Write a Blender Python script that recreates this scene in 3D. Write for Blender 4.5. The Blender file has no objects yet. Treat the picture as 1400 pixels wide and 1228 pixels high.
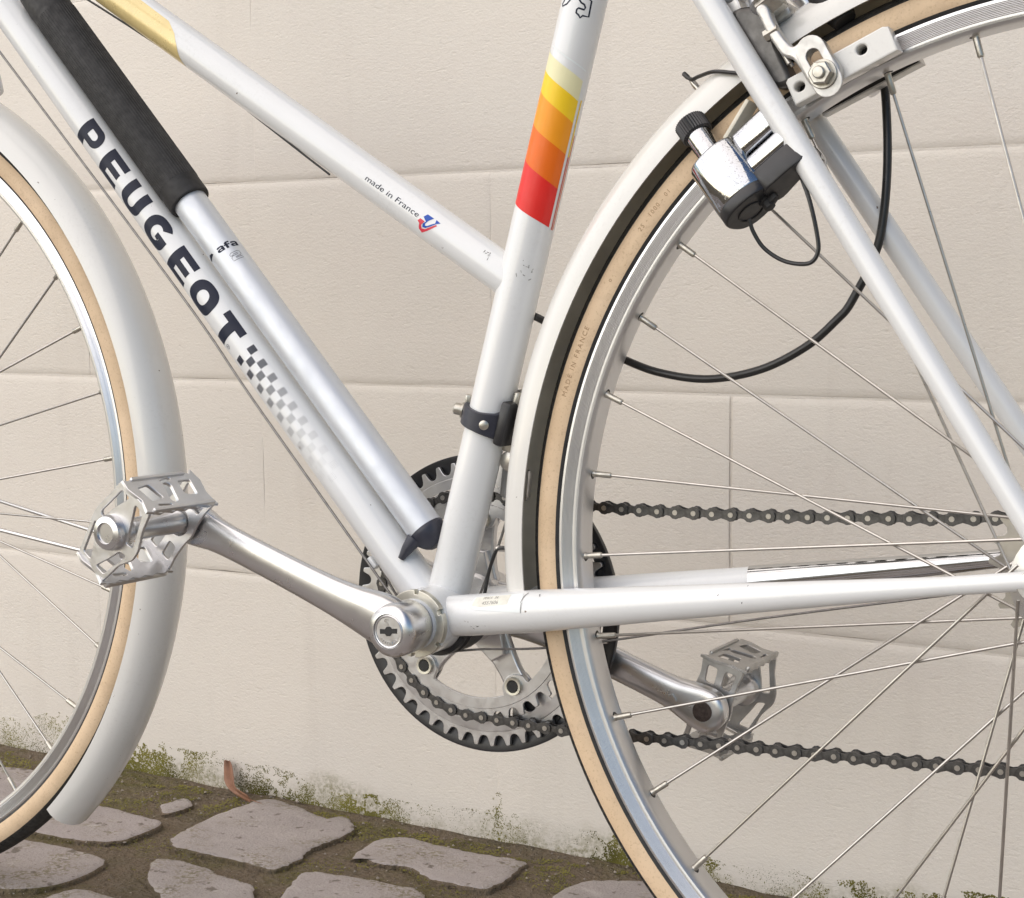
import bpy, bmesh, math, random
import numpy as np
from math import sin, cos, pi, radians, atan2, hypot, sqrt, acos, degrees
from mathutils import Vector, Matrix, noise

random.seed(7)
scene = bpy.context.scene
COL = scene.collection

# ------------------------------------------------------------------ camera
# the bicycle has its own frame (mm, rear hub at the origin, X to the rear, Y to the wall, Z up);
# it stands leaning two degrees towards the wall in the world frame (m)
B3 = np.array([[9.99976834e-01, 2.37551504e-04, -6.80258504e-03],
               [0.0, 9.99390827e-01, 3.48994967e-02],
               [6.80673152e-03, -3.48986882e-02, 9.99367675e-01]])
HUB0 = np.array([0, 0, -338.0])
def b2w(p):
    return (B3 @ (np.array(p, float) - HUB0)) * 0.001

YAW, PITCH, FPX = radians(29.481), radians(4.442), 2129.837
fw = np.array([-sin(YAW) * cos(PITCH), cos(YAW) * cos(PITCH), -sin(PITCH)])
rt = np.array([cos(YAW), sin(YAW), 0.0])
up = np.cross(rt, fw)
cam_d = bpy.data.cameras.new('camera')
cam = bpy.data.objects.new('camera', cam_d); COL.objects.link(cam)
M = np.eye(4)
M[:3, 0] = B3 @ rt; M[:3, 1] = B3 @ up; M[:3, 2] = -(B3 @ fw)
M[:3, 3] = b2w((144.813, -888.648, 135.33))
cam.matrix_world = Matrix(M.tolist())
cam_d.sensor_fit = 'HORIZONTAL'; cam_d.sensor_width = 36.0
cam_d.lens = FPX / 1400.0 * 36.0
cam_d.clip_start = 0.02; cam_d.clip_end = 500
scene.camera = cam

# ------------------------------------------------------------------ sky, sun, exposure
SUN_EL, SUN_AZ = radians(42), radians(217)      # azimuth clockwise from +Y
w = bpy.data.worlds.new('World'); scene.world = w; w.use_nodes = True
nt = w.node_tree; nt.nodes.clear()
sky = nt.nodes.new('ShaderNodeTexSky'); sky.sky_type = 'NISHITA'; sky.sun_disc = False
sky.sun_elevation = SUN_EL; sky.sun_rotation = SUN_AZ
sky.air_density = 1.0; sky.dust_density = 0.35; sky.ozone_density = 1.0
bg = nt.nodes.new('ShaderNodeBackground'); bg.inputs['Strength'].default_value = 0.09
wo = nt.nodes.new('ShaderNodeOutputWorld')
nt.links.new(sky.outputs[0], bg.inputs[0]); nt.links.new(bg.outputs[0], wo.inputs[0])
sd = bpy.data.lights.new('sun', 'SUN'); sd.energy = 2.1; sd.angle = radians(100); sd.color = (1.0, 0.86, 0.69)
so = bpy.data.objects.new('sun', sd); COL.objects.link(so)
sv = Vector((sin(SUN_AZ) * cos(SUN_EL), cos(SUN_AZ) * cos(SUN_EL), sin(SUN_EL)))
so.rotation_euler = (-sv).to_track_quat('-Z', 'Y').to_euler(); so.location = sv * 20
scene.view_settings.view_transform = 'Standard'; scene.view_settings.look = 'None'
scene.view_settings.gamma = 1.0; scene.view_settings.exposure = 0.76
scene.view_settings.use_curve_mapping = False
scene.render.engine = 'CYCLES'
scene.cycles.use_denoising = True
scene.cycles.max_bounces = 8

# ------------------------------------------------------------------ materials
MATS = {}
def newmat(name):
    m = bpy.data.materials.new(name); m.use_nodes = True
    t = m.node_tree; b = t.nodes['Principled BSDF']
    MATS[name] = m
    return m, t, b
def N(t, kind, **kw):
    n = t.nodes.new(kind)
    for k, v in kw.items():
        if k.startswith('i_'):
            n.inputs[k[2:].replace('_', ' ')].default_value = v
        else:
            setattr(n, k, v)
    return n
def coords(t, kind='Object', scale=(1, 1, 1)):
    c = N(t, 'ShaderNodeTexCoord'); mp = N(t, 'ShaderNodeMapping')
    mp.inputs['Scale'].default_value = scale
    t.links.new(c.outputs[kind], mp.inputs['Vector']); return mp.outputs[0]
def noise_tex(t, vec, scale, detail=4, rough=0.55, dist=0.0):
    n = N(t, 'ShaderNodeTexNoise'); n.inputs['Scale'].default_value = scale
    n.inputs['Detail'].default_value = detail; n.inputs['Roughness'].default_value = rough
    n.inputs['Distortion'].default_value = dist
    t.links.new(vec, n.inputs['Vector']); return n.outputs['Fac']
def ramp(t, fac, stops):
    r = N(t, 'ShaderNodeValToRGB'); e = r.color_ramp.elements
    while len(e) < len(stops): e.new(0.5)
    for q, (p, c) in zip(e, stops):
        q.position = p; q.color = (*c, 1) if len(c) == 3 else c
    t.links.new(fac, r.inputs[0]); return r.outputs[0]
def mixc(t, fac, a, b, mode='MIX'):
    n = N(t, 'ShaderNodeMix'); n.data_type = 'RGBA'; n.blend_type = mode
    for s, v in ((0, fac), (6, a), (7, b)):
        if hasattr(v, 'is_linked'): t.links.new(v, n.inputs[s])
        elif isinstance(v, (int, float)): n.inputs[s].default_value = v
        else: n.inputs[s].default_value = (*v, 1)
    return n.outputs[2]
def math_n(t, op, a, b=None):
    n = N(t, 'ShaderNodeMath', operation=op)
    for i, v in enumerate((a, b)):
        if v is None: continue
        if hasattr(v, 'is_linked'): t.links.new(v, n.inputs[i])
        else: n.inputs[i].default_value = v
    return n.outputs[0]
def bump(t, b, h, strength=0.3, dist=0.001):
    n = N(t, 'ShaderNodeBump'); n.inputs['Strength'].default_value = strength
    n.inputs['Distance'].default_value = dist
    t.links.new(h, n.inputs['Height']); t.links.new(n.outputs[0], b.inputs['Normal']); return n
W3 = lambda v: (v, v, v)

def simple(name, col, rough=0.5, metal=0.0, coat=0.0, var=0.06, scale=60.0, bmp=0.0, bscale=300.0, spec=0.5, rv=0.2):
    m, t, b = newmat(name)
    v = coords(t); f = noise_tex(t, v, scale, 5)
    lo = tuple(max(0, c * (1 - var)) for c in col); hi = tuple(min(1, c * (1 + var)) for c in col)
    t.links.new(ramp(t, f, [(0.3, lo), (0.7, hi)]), b.inputs['Base Color'])
    b.inputs['Metallic'].default_value = metal
    b.inputs['Specular IOR Level'].default_value = spec
    f2 = noise_tex(t, v, scale * 2.3, 4)
    t.links.new(ramp(t, f2, [(0.3, W3(max(0.02, rough * (1 - rv)))), (0.7, W3(min(1, rough * (1 + rv))))]), b.inputs['Roughness'])
    b.inputs['Coat Weight'].default_value = coat; b.inputs['Coat Roughness'].default_value = 0.06
    if bmp: bump(t, b, noise_tex(t, v, bscale, 4), bmp, 0.0005)
    return m

def paint(name, col, chips=True):
    m, t, b = newmat(name)
    v = coords(t)
    f = noise_tex(t, v, 18, 4)
    c = ramp(t, f, [(0.3, tuple(x * 0.955 for x in col)), (0.7, col)])
    if chips:
        s = noise_tex(t, v, 210, 2, 0.5); area = noise_tex(t, v, 22, 2)
        k = math_n(t, 'MULTIPLY', ramp(t, s, [(0.745, W3(0)), (0.765, W3(1))]), ramp(t, area, [(0.5, W3(0)), (0.56, W3(1))]))
        c = mixc(t, k, c, (0.10, 0.055, 0.035))
        grime = math_n(t, 'MULTIPLY', ramp(t, noise_tex(t, v, 420, 5), [(0.52, W3(0)), (0.72, W3(1))]), ramp(t, noise_tex(t, v, 12, 3), [(0.45, W3(0)), (0.75, W3(0.25))]))
        c = mixc(t, grime, c, (0.42, 0.40, 0.36))
    t.links.new(c, b.inputs['Base Color'])
    b.inputs['Metallic'].default_value = 0.03
    b.inputs['Roughness'].default_value = 0.34
    b.inputs['Coat Weight'].default_value = 0.6; b.inputs['Coat Roughness'].default_value = 0.09
    bump(t, b, noise_tex(t, v, 90, 2), 0.02, 0.0004)
    return m

PAINT = paint('pearl_white_paint', (0.745, 0.755, 0.755))
GUARD_WHITE = paint('mudguard_white', (0.71, 0.70, 0.665))
GUARD_IN = simple('mudguard_underside', (0.60, 0.57, 0.48), 0.5, 0.15, var=0.2, scale=25)
ALLOY = simple('polished_alloy', (0.63, 0.63, 0.64), 0.29, 1.0, var=0.025, scale=45, bmp=0.012, bscale=500, rv=0.08)
ALLOY_M = simple('satin_alloy', (0.62, 0.62, 0.625), 0.36, 1.0, var=0.07, scale=70, bmp=0.05, bscale=900)
ALLOY_CAST = simple('cast_alloy', (0.56, 0.55, 0.53), 0.46, 0.95, var=0.12, scale=90, bmp=0.12, bscale=600)
SILVER = simple('silver_anodised', (0.64, 0.67, 0.71), 0.48, 0.55, var=0.03, scale=30)
CHROME = None
STEEL = simple('stainless_steel', (0.46, 0.44, 0.41), 0.34, 1.0, var=0.08, scale=120)
WIRE = simple('bare_cable', (0.24, 0.23, 0.22), 0.45, 0.9, var=0.2, scale=300)
ZINC = simple('zinc_plated', (0.50, 0.48, 0.43), 0.40, 1.0, var=0.15, scale=200)
DARKSTEEL = simple('chain_steel', (0.098, 0.096, 0.094), 0.38, 0.8, var=0.35, scale=260, bmp=0.1, bscale=900)
PINSTEEL = simple('chain_pin_steel', (0.46, 0.44, 0.41), 0.35, 1.0, var=0.15, scale=300)
PEDALM = simple('pedal_alloy', (0.47, 0.465, 0.455), 0.36, 0.95, var=0.12, scale=120, bmp=0.04, bscale=700)
CHROME2 = simple('bright_chrome', (0.56, 0.57, 0.58), 0.12, 1.0, var=0.02)
BLACKP = simple('black_plastic', (0.018, 0.018, 0.02), 0.38, 0.0, var=0.2, scale=60, bmp=0.04, bscale=500)
BLACKM = simple('matt_black_plastic', (0.022, 0.021, 0.021), 0.62, 0.0, var=0.3, scale=90, bmp=0.1, bscale=600)
NAVYP = simple('navy_black_plastic', (0.026, 0.028, 0.042), 0.42, 0.0, var=0.2, scale=70)
CABLE = simple('cable_housing', (0.014, 0.014, 0.014), 0.33, 0.0, var=0.2, scale=90)
DARKHOLE = simple('recess_dark', (0.02, 0.02, 0.02), 0.6)
NICKEL = simple('aged_nickel', (0.62, 0.60, 0.52), 0.42, 0.85, var=0.12, scale=120, bmp=0.08, bscale=400)
INK = simple('navy_ink', (0.012, 0.016, 0.034), 0.45, 0.0, coat=0.0, var=0.1, spec=0.25)
INKGREY = simple('charcoal_ink', (0.055, 0.058, 0.07), 0.3, 0.0, coat=0.4, var=0.1)
STICK = {}
for nm, c in dict(cream=(0.80, 0.76, 0.47), yellow=(0.90, 0.60, 0.02), amber=(0.88, 0.33, 0.015), orange=(0.80, 0.155, 0.01), red=(0.74, 0.028, 0.022), blue=(0.01, 0.075, 0.42), rosered=(0.66, 0.05, 0.08), thinred=(0.62, 0.14, 0.10), clear=(0.76, 0.80, 0.80)).items():
    STICK[nm] = simple('decal_' + nm, c, 0.36, 0.0, coat=0.0, var=0.03, spec=0.35)
LABEL = simple('yellowed_sticker', (0.72, 0.71, 0.63), 0.4, 0.0, var=0.12, scale=150)
PENCIL = simple('pencil_mark', (0.26, 0.25, 0.24), 0.6)

def mk_chrome():
    m, t, b = newmat('pitted_chrome')
    v = coords(t)
    s = ramp(t, noise_tex(t, v, 900, 2, 0.6), [(0.56, W3(0)), (0.70, W3(1))])
    a = ramp(t, noise_tex(t, v, 35, 3), [(0.38, W3(0.05)), (0.62, W3(0.75))])
    k = math_n(t, 'MULTIPLY', s, a)
    t.links.new(mixc(t, k, (0.45, 0.465, 0.49), (0.16, 0.15, 0.14)), b.inputs['Base Color'])
    b.inputs['Metallic'].default_value = 1.0
    t.links.new(ramp(t, k, [(0, W3(0.07)), (1, W3(0.5))]), b.inputs['Roughness'])
    bump(t, b, k, 0.15, 0.0003)
    return m
CHROME = mk_chrome()

def mk_rim():
    m, t, b = newmat('brushed_rim')
    c = N(t, 'ShaderNodeTexCoord'); sp = N(t, 'ShaderNodeSeparateXYZ'); t.links.new(c.outputs['Object'], sp.inputs[0])
    rr = math_n(t, 'SQRT', math_n(t, 'ADD', math_n(t, 'MULTIPLY', sp.outputs[0], sp.outputs[0]), math_n(t, 'MULTIPLY', sp.outputs[2], sp.outputs[2])))
    cb = N(t, 'ShaderNodeCombineXYZ'); t.links.new(rr, cb.inputs[0])
    n1 = noise_tex(t, cb.outputs[0], 1500, 3, 0.6)
    n2 = noise_tex(t, c.outputs['Object'], 30, 4)
    t.links.new(mixc(t, n2, (0.60, 0.60, 0.61), (0.74, 0.74, 0.74)), b.inputs['Base Color'])
    b.inputs['Metallic'].default_value = 1.0
    t.links.new(ramp(t, n1, [(0.3, W3(0.26)), (0.7, W3(0.44))]), b.inputs['Roughness'])
    bump(t, b, n1, 0.35, 0.0004)
    return m
RIM = mk_rim()

def mk_tan():
    m, t, b = newmat('tan_sidewall')
    v = coords(t)
    f = noise_tex(t, v, 25, 5); g = noise_tex(t, v, 700, 3)
    c = ramp(t, f, [(0.3, (0.64, 0.475, 0.305)), (0.7, (0.73, 0.555, 0.375))])
    c = mixc(t, ramp(t, g, [(0.56, W3(0)), (0.78, W3(0.45))]), c, (0.30, 0.19, 0.10))
    c = mixc(t, ramp(t, noise_tex(t, v, 70, 5, 0.7), [(0.50, W3(0)), (0.78, W3(0.35))]), c, (0.38, 0.27, 0.18))
    t.links.new(c, b.inputs['Base Color']); b.inputs['Roughness'].default_value = 0.72
    bump(t, b, g, 0.15, 0.0004)
    return m
TAN = mk_tan()
TANINK = simple('sidewall_moulding', (0.36, 0.24, 0.14), 0.8)
TREAD = simple('tread_rubber', (0.028, 0.026, 0.024), 0.78, 0.0, var=0.35, scale=120, bmp=0.35, bscale=450)

def mk_wall():
    m, t, b = newmat('painted_block_wall')
    c = N(t, 'ShaderNodeNewGeometry'); P = c.outputs['Position']
    mp = N(t, 'ShaderNodeMapping'); mp.inputs['Scale'].default_value = (1, 1, 1.7); t.links.new(P, mp.inputs['Vector']); V = mp.outputs[0]
    big = noise_tex(t, P, 1.7, 4, 0.6); mid = noise_tex(t, V, 14, 5, 0.6)
    col = ramp(t, big, [(0.3, (0.735, 0.69, 0.62)), (0.7, (0.785, 0.735, 0.66))])
    col = mixc(t, ramp(t, mid, [(0.35, W3(0.0)), (0.75, W3(0.25))]), col, (0.735, 0.66, 0.59))
    oi = N(t, 'ShaderNodeObjectInfo')
    col = mixc(t, math_n(t, 'MULTIPLY', oi.outputs['Random'], 0.22), col, (0.785, 0.73, 0.67))
    mps = N(t, 'ShaderNodeMapping'); mps.inputs['Scale'].default_value = (22, 22, 1.6); t.links.new(P, mps.inputs['Vector'])
    stk = ramp(t, noise_tex(t, mps.outputs[0], 1.0, 5, 0.65), [(0.55, W3(0)), (0.80, W3(0.22))])
    col = mixc(t, stk, col, (0.52, 0.465, 0.41))
    grain = ramp(t, noise_tex(t, V, 420, 4, 0.7), [(0.34, W3(0.10)), (0.46, W3(0))])
    col = mixc(t, grain, col, (0.42, 0.37, 0.33))
    # small dark flecks
    fl = math_n(t, 'MULTIPLY', ramp(t, noise_tex(t, V, 190, 2, 0.5), [(0.735, W3(0)), (0.77, W3(1))]), ramp(t, noise_tex(t, P, 6, 3), [(0.40, W3(0.0)), (0.7, W3(1))]))
    col = mixc(t, math_n(t, 'MULTIPLY', fl, 0.55), col, (0.22, 0.19, 0.16))
    # algae and damp staining with a ragged top edge near the foot of the wall
    sp = N(t, 'ShaderNodeSeparateXYZ'); t.links.new(P, sp.inputs[0])
    edge = noise_tex(t, P, 5.5, 3, 0.6)
    hgt = math_n(t, 'SUBTRACT', math_n(t, 'ADD', sp.outputs[2], 0.038), math_n(t, 'MULTIPLY', math_n(t, 'SUBTRACT', edge, 0.46), 0.14))
    k = ramp(t, hgt, [(0.0, W3(0.9)), (0.024, W3(0.0))])
    spk = ramp(t, noise_tex(t, P, 260, 4, 0.65), [(0.40, W3(0.2)), (0.62, W3(1))])
    col = mixc(t, math_n(t, 'MULTIPLY', math_n(t, 'MULTIPLY', k, spk), 0.8), col, (0.21, 0.19, 0.07))
    t.links.new(col, b.inputs['Base Color']); b.inputs['Roughness'].default_value = 0.85
    b.inputs['Specular IOR Level'].default_value = 0.25
    mp2 = N(t, 'ShaderNodeMapping'); mp2.inputs['Scale'].default_value = (1, 1, 2.6); t.links.new(P, mp2.inputs['Vector'])
    h1 = noise_tex(t, mp2.outputs[0], 150, 6, 0.68, 0.2); h2 = noise_tex(t, P, 26, 4, 0.6); h3 = noise_tex(t, P, 520, 3, 0.65)
    pit = ramp(t, noise_tex(t, mp2.outputs[0], 75, 3, 0.5), [(0.24, W3(0)), (0.36, W3(1))])
    h = math_n(t, 'ADD', math_n(t, 'ADD', h1, math_n(t, 'MULTIPLY', h2, 1.0)), math_n(t, 'ADD', math_n(t, 'MULTIPLY', h3, 0.8), math_n(t, 'MULTIPLY', pit, 0.35)))
    bump(t, b, h, 0.36, 0.0016)
    return m
WALL = mk_wall()

def mk_dirt():
    m, t, b = newmat('packed_earth_joint')
    c = N(t, 'ShaderNodeNewGeometry'); P = c.outputs['Position']
    a = noise_tex(t, P, 9, 5, 0.6); g = noise_tex(t, P, 160, 5, 0.65)
    col = ramp(t, a, [(0.30, (0.13, 0.112, 0.060)), (0.50, (0.215, 0.165, 0.115)), (0.66, (0.155, 0.140, 0.050)), (0.8, (0.26, 0.185, 0.13))])
    col = mixc(t, ramp(t, g, [(0.42, W3(0)), (0.75, W3(0.8))]), col, (0.24, 0.20, 0.155))
    grit = ramp(t, noise_tex(t, P, 330, 2, 0.5), [(0.70, W3(0)), (0.75, W3(1))])
    col = mixc(t, grit, col, (0.50, 0.45, 0.39))
    t.links.new(col, b.inputs['Base Color']); b.inputs['Roughness'].default_value = 0.95
    b.inputs['Specular IOR Level'].default_value = 0.2
    h = math_n(t, 'ADD', g, math_n(t, 'MULTIPLY', noise_tex(t, P, 40, 4), 1.5))
    bump(t, b, h, 1.0, 0.010)
    return m
DIRT = mk_dirt()

def mk_stone():
    m, t, b = newmat('pale_granite_sett')
    c = N(t, 'ShaderNodeNewGeometry'); P = c.outputs['Position']
    oi = N(t, 'ShaderNodeObjectInfo')
    a = noise_tex(t, P, 12, 5, 0.6); g = noise_tex(t, P, 420, 4, 0.7)
    col = ramp(t, a, [(0.3, (0.37, 0.328, 0.312)), (0.7, (0.46, 0.412, 0.392))])
    col = mixc(t, math_n(t, 'MULTIPLY', oi.outputs['Random'], 0.8), col, (0.42, 0.372, 0.358))
    col = mixc(t, ramp(t, g, [(0.52, W3(0)), (0.68, W3(0.6))]), col, (0.27, 0.24, 0.215))
    spots = math_n(t, 'MULTIPLY', ramp(t, noise_tex(t, P, 75, 3, 0.5), [(0.63, W3(0)), (0.68, W3(1))]), 0.8)
    col = mixc(t, spots, col, (0.15, 0.125, 0.10))
    col = mixc(t, ramp(t, noise_tex(t, P, 34, 5, 0.65), [(0.55, W3(0)), (0.72, W3(0.7))]), col, (0.56, 0.52, 0.49))
    ms = math_n(t, 'MULTIPLY', ramp(t, noise_tex(t, P, 17, 3, 0.6), [(0.48, W3(0)), (0.62, W3(1))]), ramp(t, noise_tex(t, P, 240, 4, 0.7), [(0.46, W3(0)), (0.58, W3(1))]))
    col = mixc(t, math_n(t, 'MULTIPLY', ms, 0.7), col, (0.16, 0.135, 0.05))
    t.links.new(col, b.inputs['Base Color']); b.inputs['Roughness'].default_value = 0.82
    b.inputs['Specular IOR Level'].default_value = 0.3
    bump(t, b, math_n(t, 'ADD', g, math_n(t, 'MULTIPLY', noise_tex(t, P, 60, 4), 1.6)), 0.8, 0.0026)
    return m
STONE = mk_stone()
MOSS = simple('moss_green', (0.165, 0.150, 0.030), 0.9, 0.0, var=0.5, scale=25)
LEAF = simple('dry_leaf', (0.27, 0.135, 0.08), 0.65, 0.0, var=0.3, scale=60, bmp=0.3, bscale=300)

# ------------------------------------------------------------------ helpers
def link(o, parent=None):
    COL.objects.link(o)
    if parent is not None: o.parent = parent
    return o
def empty(name, parent=None, loc=(0, 0, 0)):
    o = bpy.data.objects.new(name, None); o.empty_display_size = 0.05; o.location = loc
    return link(o, parent)
def tag(o, label=None, cat=None, group=None, kind=None):
    for k, v in (('label', label), ('category', cat), ('group', group), ('kind', kind)):
        if v: o[k] = v
    return o
def finish(me, smooth=True, angle=38):
    if smooth:
        me.polygons.foreach_set('use_smooth', [True] * len(me.polygons))
        me.set_sharp_from_angle(angle=radians(angle))
    me.update(); return me
def mesh(name, V, F, mats, smooth=True, angle=38, mi=None, scale=0.001):
    me = bpy.data.meshes.new(name)
    me.from_pydata([tuple(float(c) * scale for c in v) for v in V], [], F)
    for m in (mats if isinstance(mats, (list, tuple)) else [mats]): me.materials.append(m)
    if mi is not None: me.polygons.foreach_set('material_index', mi)
    bm = bmesh.new(); bm.from_mesh(me); bmesh.ops.recalc_face_normals(bm, faces=bm.faces); bm.to_mesh(me); bm.free()
    return finish(me, smooth, angle)
def obj(name, V, F, mats, parent=None, **kw):
    return link(bpy.data.objects.new(name, mesh(name, V, F, mats, **kw)), parent)
class MB:                                   # collects several shapes of ONE part
    def __init__(s): s.V = []; s.F = []; s.mi = []
    def add(s, vf, m=0):
        V, F = vf; o = len(s.V); s.V += [tuple(v) for v in V]
        s.F += [tuple(i + o for i in f) for f in F]; s.mi += [m] * len(F); return s
    def build(s, name, mats, parent=None, **kw): return obj(name, s.V, s.F, mats, parent, mi=s.mi, **kw)

def unit(v): v = np.array(v, float); return v / np.linalg.norm(v)
def perp(a):
    a = unit(a); h = np.array([0, 0, 1.0]) if abs(a[2]) < 0.9 else np.array([1.0, 0, 0])
    u = unit(np.cross(h, a)); return u, np.cross(a, u)
def crom(P, n):
    P = [np.array(p, float) for p in P]; Q = [2 * P[0] - P[1]] + P + [2 * P[-1] - P[-2]]; out = []
    for i in range(1, len(Q) - 2):
        for k in range(n):
            t = k / n
            out.append(0.5 * (2 * Q[i] + (Q[i + 1] - Q[i - 1]) * t + (2 * Q[i - 1] - 5 * Q[i] + 4 * Q[i + 1] - Q[i + 2]) * t * t + (3 * Q[i] - Q[i - 1] - 3 * Q[i + 1] + Q[i + 2]) * t ** 3))
    out.append(P[-1]); return out
def tube(path, r, n=20, caps=True, flat=None):
    P = [np.array(p, float) for p in path]; k = len(P)
    R = list(r) if hasattr(r, '__len__') else [r] * k
    T = [unit(P[min(i + 1, k - 1)] - P[max(i - 1, 0)]) for i in range(k)]
    u, v = perp(T[0]); V = []; F = []
    for i in range(k):
        u = unit(u - T[i] * (u @ T[i])); v = np.cross(T[i], u)
        for j in range(n):
            a = 2 * pi * j / n; V.append(P[i] + R[i] * (cos(a) * u + sin(a) * v))
    for i in range(k - 1):
        for j in range(n):
            F.append((i * n + j, i * n + (j + 1) % n, (i + 1) * n + (j + 1) % n, (i + 1) * n + j))
    if caps: F.append(tuple(range(n))[::-1]); F.append(tuple((k - 1) * n + j for j in range(n)))
    return V, F
def lathe(o, axis, prof, n=32, ref=None, close=False):
    """prof: list of (radius, height along axis)"""
    o = np.array(o, float); a = unit(axis); u, v = perp(a); V = []; F = []; k = len(prof)
    for r, h in prof:
        for j in range(n):
            t = 2 * pi * j / n; V.append(o + a * h + max(r, 1e-3) * (cos(t) * u + sin(t) * v))
    for i in range(k - 1 if not close else k):
        for j in range(n):
            i2 = (i + 1) % k
            F.append((i * n + j, i * n + (j + 1) % n, i2 * n + (j + 1) % n, i2 * n + j))
    if not close:
        F.append(tuple(range(n))[::-1]); F.append(tuple((k - 1) * n + j for j in range(n)))
    return V, F
def cyl(a, b, r, n=20, bev=0.0):
    a = np.array(a, float); b = np.array(b, float); L = np.linalg.norm(b - a)
    if bev <= 0: return lathe(a, b - a, [(r, 0), (r, L)], n)
    return lathe(a, b - a, [(r - bev, 0), (r - bev * 0.3, bev * 0.3), (r, bev), (r, L - bev), (r - bev * 0.3, L - bev * 0.3), (r - bev, L)], n)
def revolve(prof, a0=0, a1=360, n=160, closed_prof=True, c=(0, 0, 0)):
    """prof: list of (r, y) swept about the Y axis at c"""
    full = abs(a1 - a0) >= 359.9; k = len(prof); V = []; F = []
    m = n if full else n + 1
    for i in range(m):
        a = radians(a0 + (a1 - a0) * i / n)
        for r, y in prof: V.append((c[0] + r * cos(a), c[1] + y, c[2] + r * sin(a)))
    for i in range(n):
        i2 = (i + 1) % m
        for j in range(k if closed_prof else k - 1):
            j2 = (j + 1) % k; F.append((i * k + j, i * k + j2, i2 * k + j2, i2 * k + j))
    if not full and closed_prof:
        F.append(tuple(range(k))); F.append(tuple((m - 1) * k + j for j in range(k))[::-1])
    return V, F
def box(c, U, Vv, Wv, su, sv_, sw, bev=0.0):
    c = np.array(c, float); U, Vv, Wv = unit(U), unit(Vv), unit(Wv)
    bm = bmesh.new(); bmesh.ops.create_cube(bm, size=1.0)
    for v in bm.verts: v.co = (v.co.x * su, v.co.y * sv_, v.co.z * sw)
    if bev: bmesh.ops.bevel(bm, geom=list(bm.edges), offset=bev, segments=3 if bev > 3 else 2, profile=0.5, affect='EDGES')
    bm.verts.index_update()
    V = [c + U * v.co.x + Vv * v.co.y + Wv * v.co.z for v in bm.verts]; F = [tuple(x.index for x in f.verts) for f in bm.faces]
    bm.free(); return V, F
def from_curve(cu):
    o = bpy.data.objects.new('tmp', cu); COL.objects.link(o)
    dg = bpy.context.evaluated_depsgraph_get(); me = bpy.data.meshes.new_from_object(o.evaluated_get(dg))
    V = [tuple(v.co) for v in me.vertices]; F = [tuple(p.vertices) for p in me.polygons]
    bpy.data.objects.remove(o); bpy.data.curves.remove(cu); bpy.data.meshes.remove(me)
    return V, F
def flat2d(loops, thick=0.0, bev=0.0, res=2):
    """loops: closed 2D outlines (inner ones become holes) -> flat or extruded mesh in (x, y, z)"""
    cu = bpy.data.curves.new('tmp', 'CURVE'); cu.dimensions = '2D'; cu.fill_mode = 'BOTH'
    for L in loops:
        s = cu.splines.new('POLY'); s.points.add(len(L) - 1); s.use_cyclic_u = True
        for p, q in zip(s.points, L): p.co = (q[0], q[1], 0, 1)
    if thick:
        cu.extrude = max(thick / 2 - bev, 0.001); cu.bevel_depth = bev; cu.offset = -bev; cu.bevel_resolution = res
    return from_curve(cu)
def plate(loops, thick, bev, o, U, Vv, Wv, res=1):
    V, F = flat2d(loops, thick, bev, res); o = np.array(o, float); U = np.array(U, float); Vv = np.array(Vv, float); Wv = np.array(Wv, float)
    return [o + U * x + Vv * y + Wv * z for x, y, z in V], F
def plate_y(loops, thick, bev, y, res=1):        # outline given in bike (x, z), plate centred on Y = y
    return plate(loops, thick, bev, (0, y, 0), (1, 0, 0), (0, 0, 1), (0, -1, 0), res)
def circle2(cx, cy, r, n=32, a0=0): return [(cx + r * cos(a0 + 2 * pi * i / n), cy + r * sin(a0 + 2 * pi * i / n)) for i in range(n)]
def smooth2(P, n=6):
    Q = [np.array((*p, 0.0)) for p in P]; m = len(Q); out = []
    for i in range(m):
        a, b, c, d = Q[i - 1], Q[i], Q[(i + 1) % m], Q[(i + 2) % m]
        for k in range(n):
            t = k / n; out.append(tuple((0.5 * (2 * b + (c - a) * t + (2 * a - 5 * b + 4 * c - d) * t * t + (3 * b - a - 3 * c + d) * t ** 3))[:2]))
    return out
def stadium(cx, cy, L, r, ang, n=10):
    c, s = cos(ang), sin(ang); out = []
    for k in range(n + 1): a = -pi / 2 + pi * k / n; out.append((L / 2 + r * cos(a), r * sin(a)))
    for k in range(n + 1): a = pi / 2 + pi * k / n; out.append((-L / 2 + r * cos(a), r * sin(a)))
    return [(cx + c * x - s * y, cy + s * x + c * y) for x, y in out]

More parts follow.
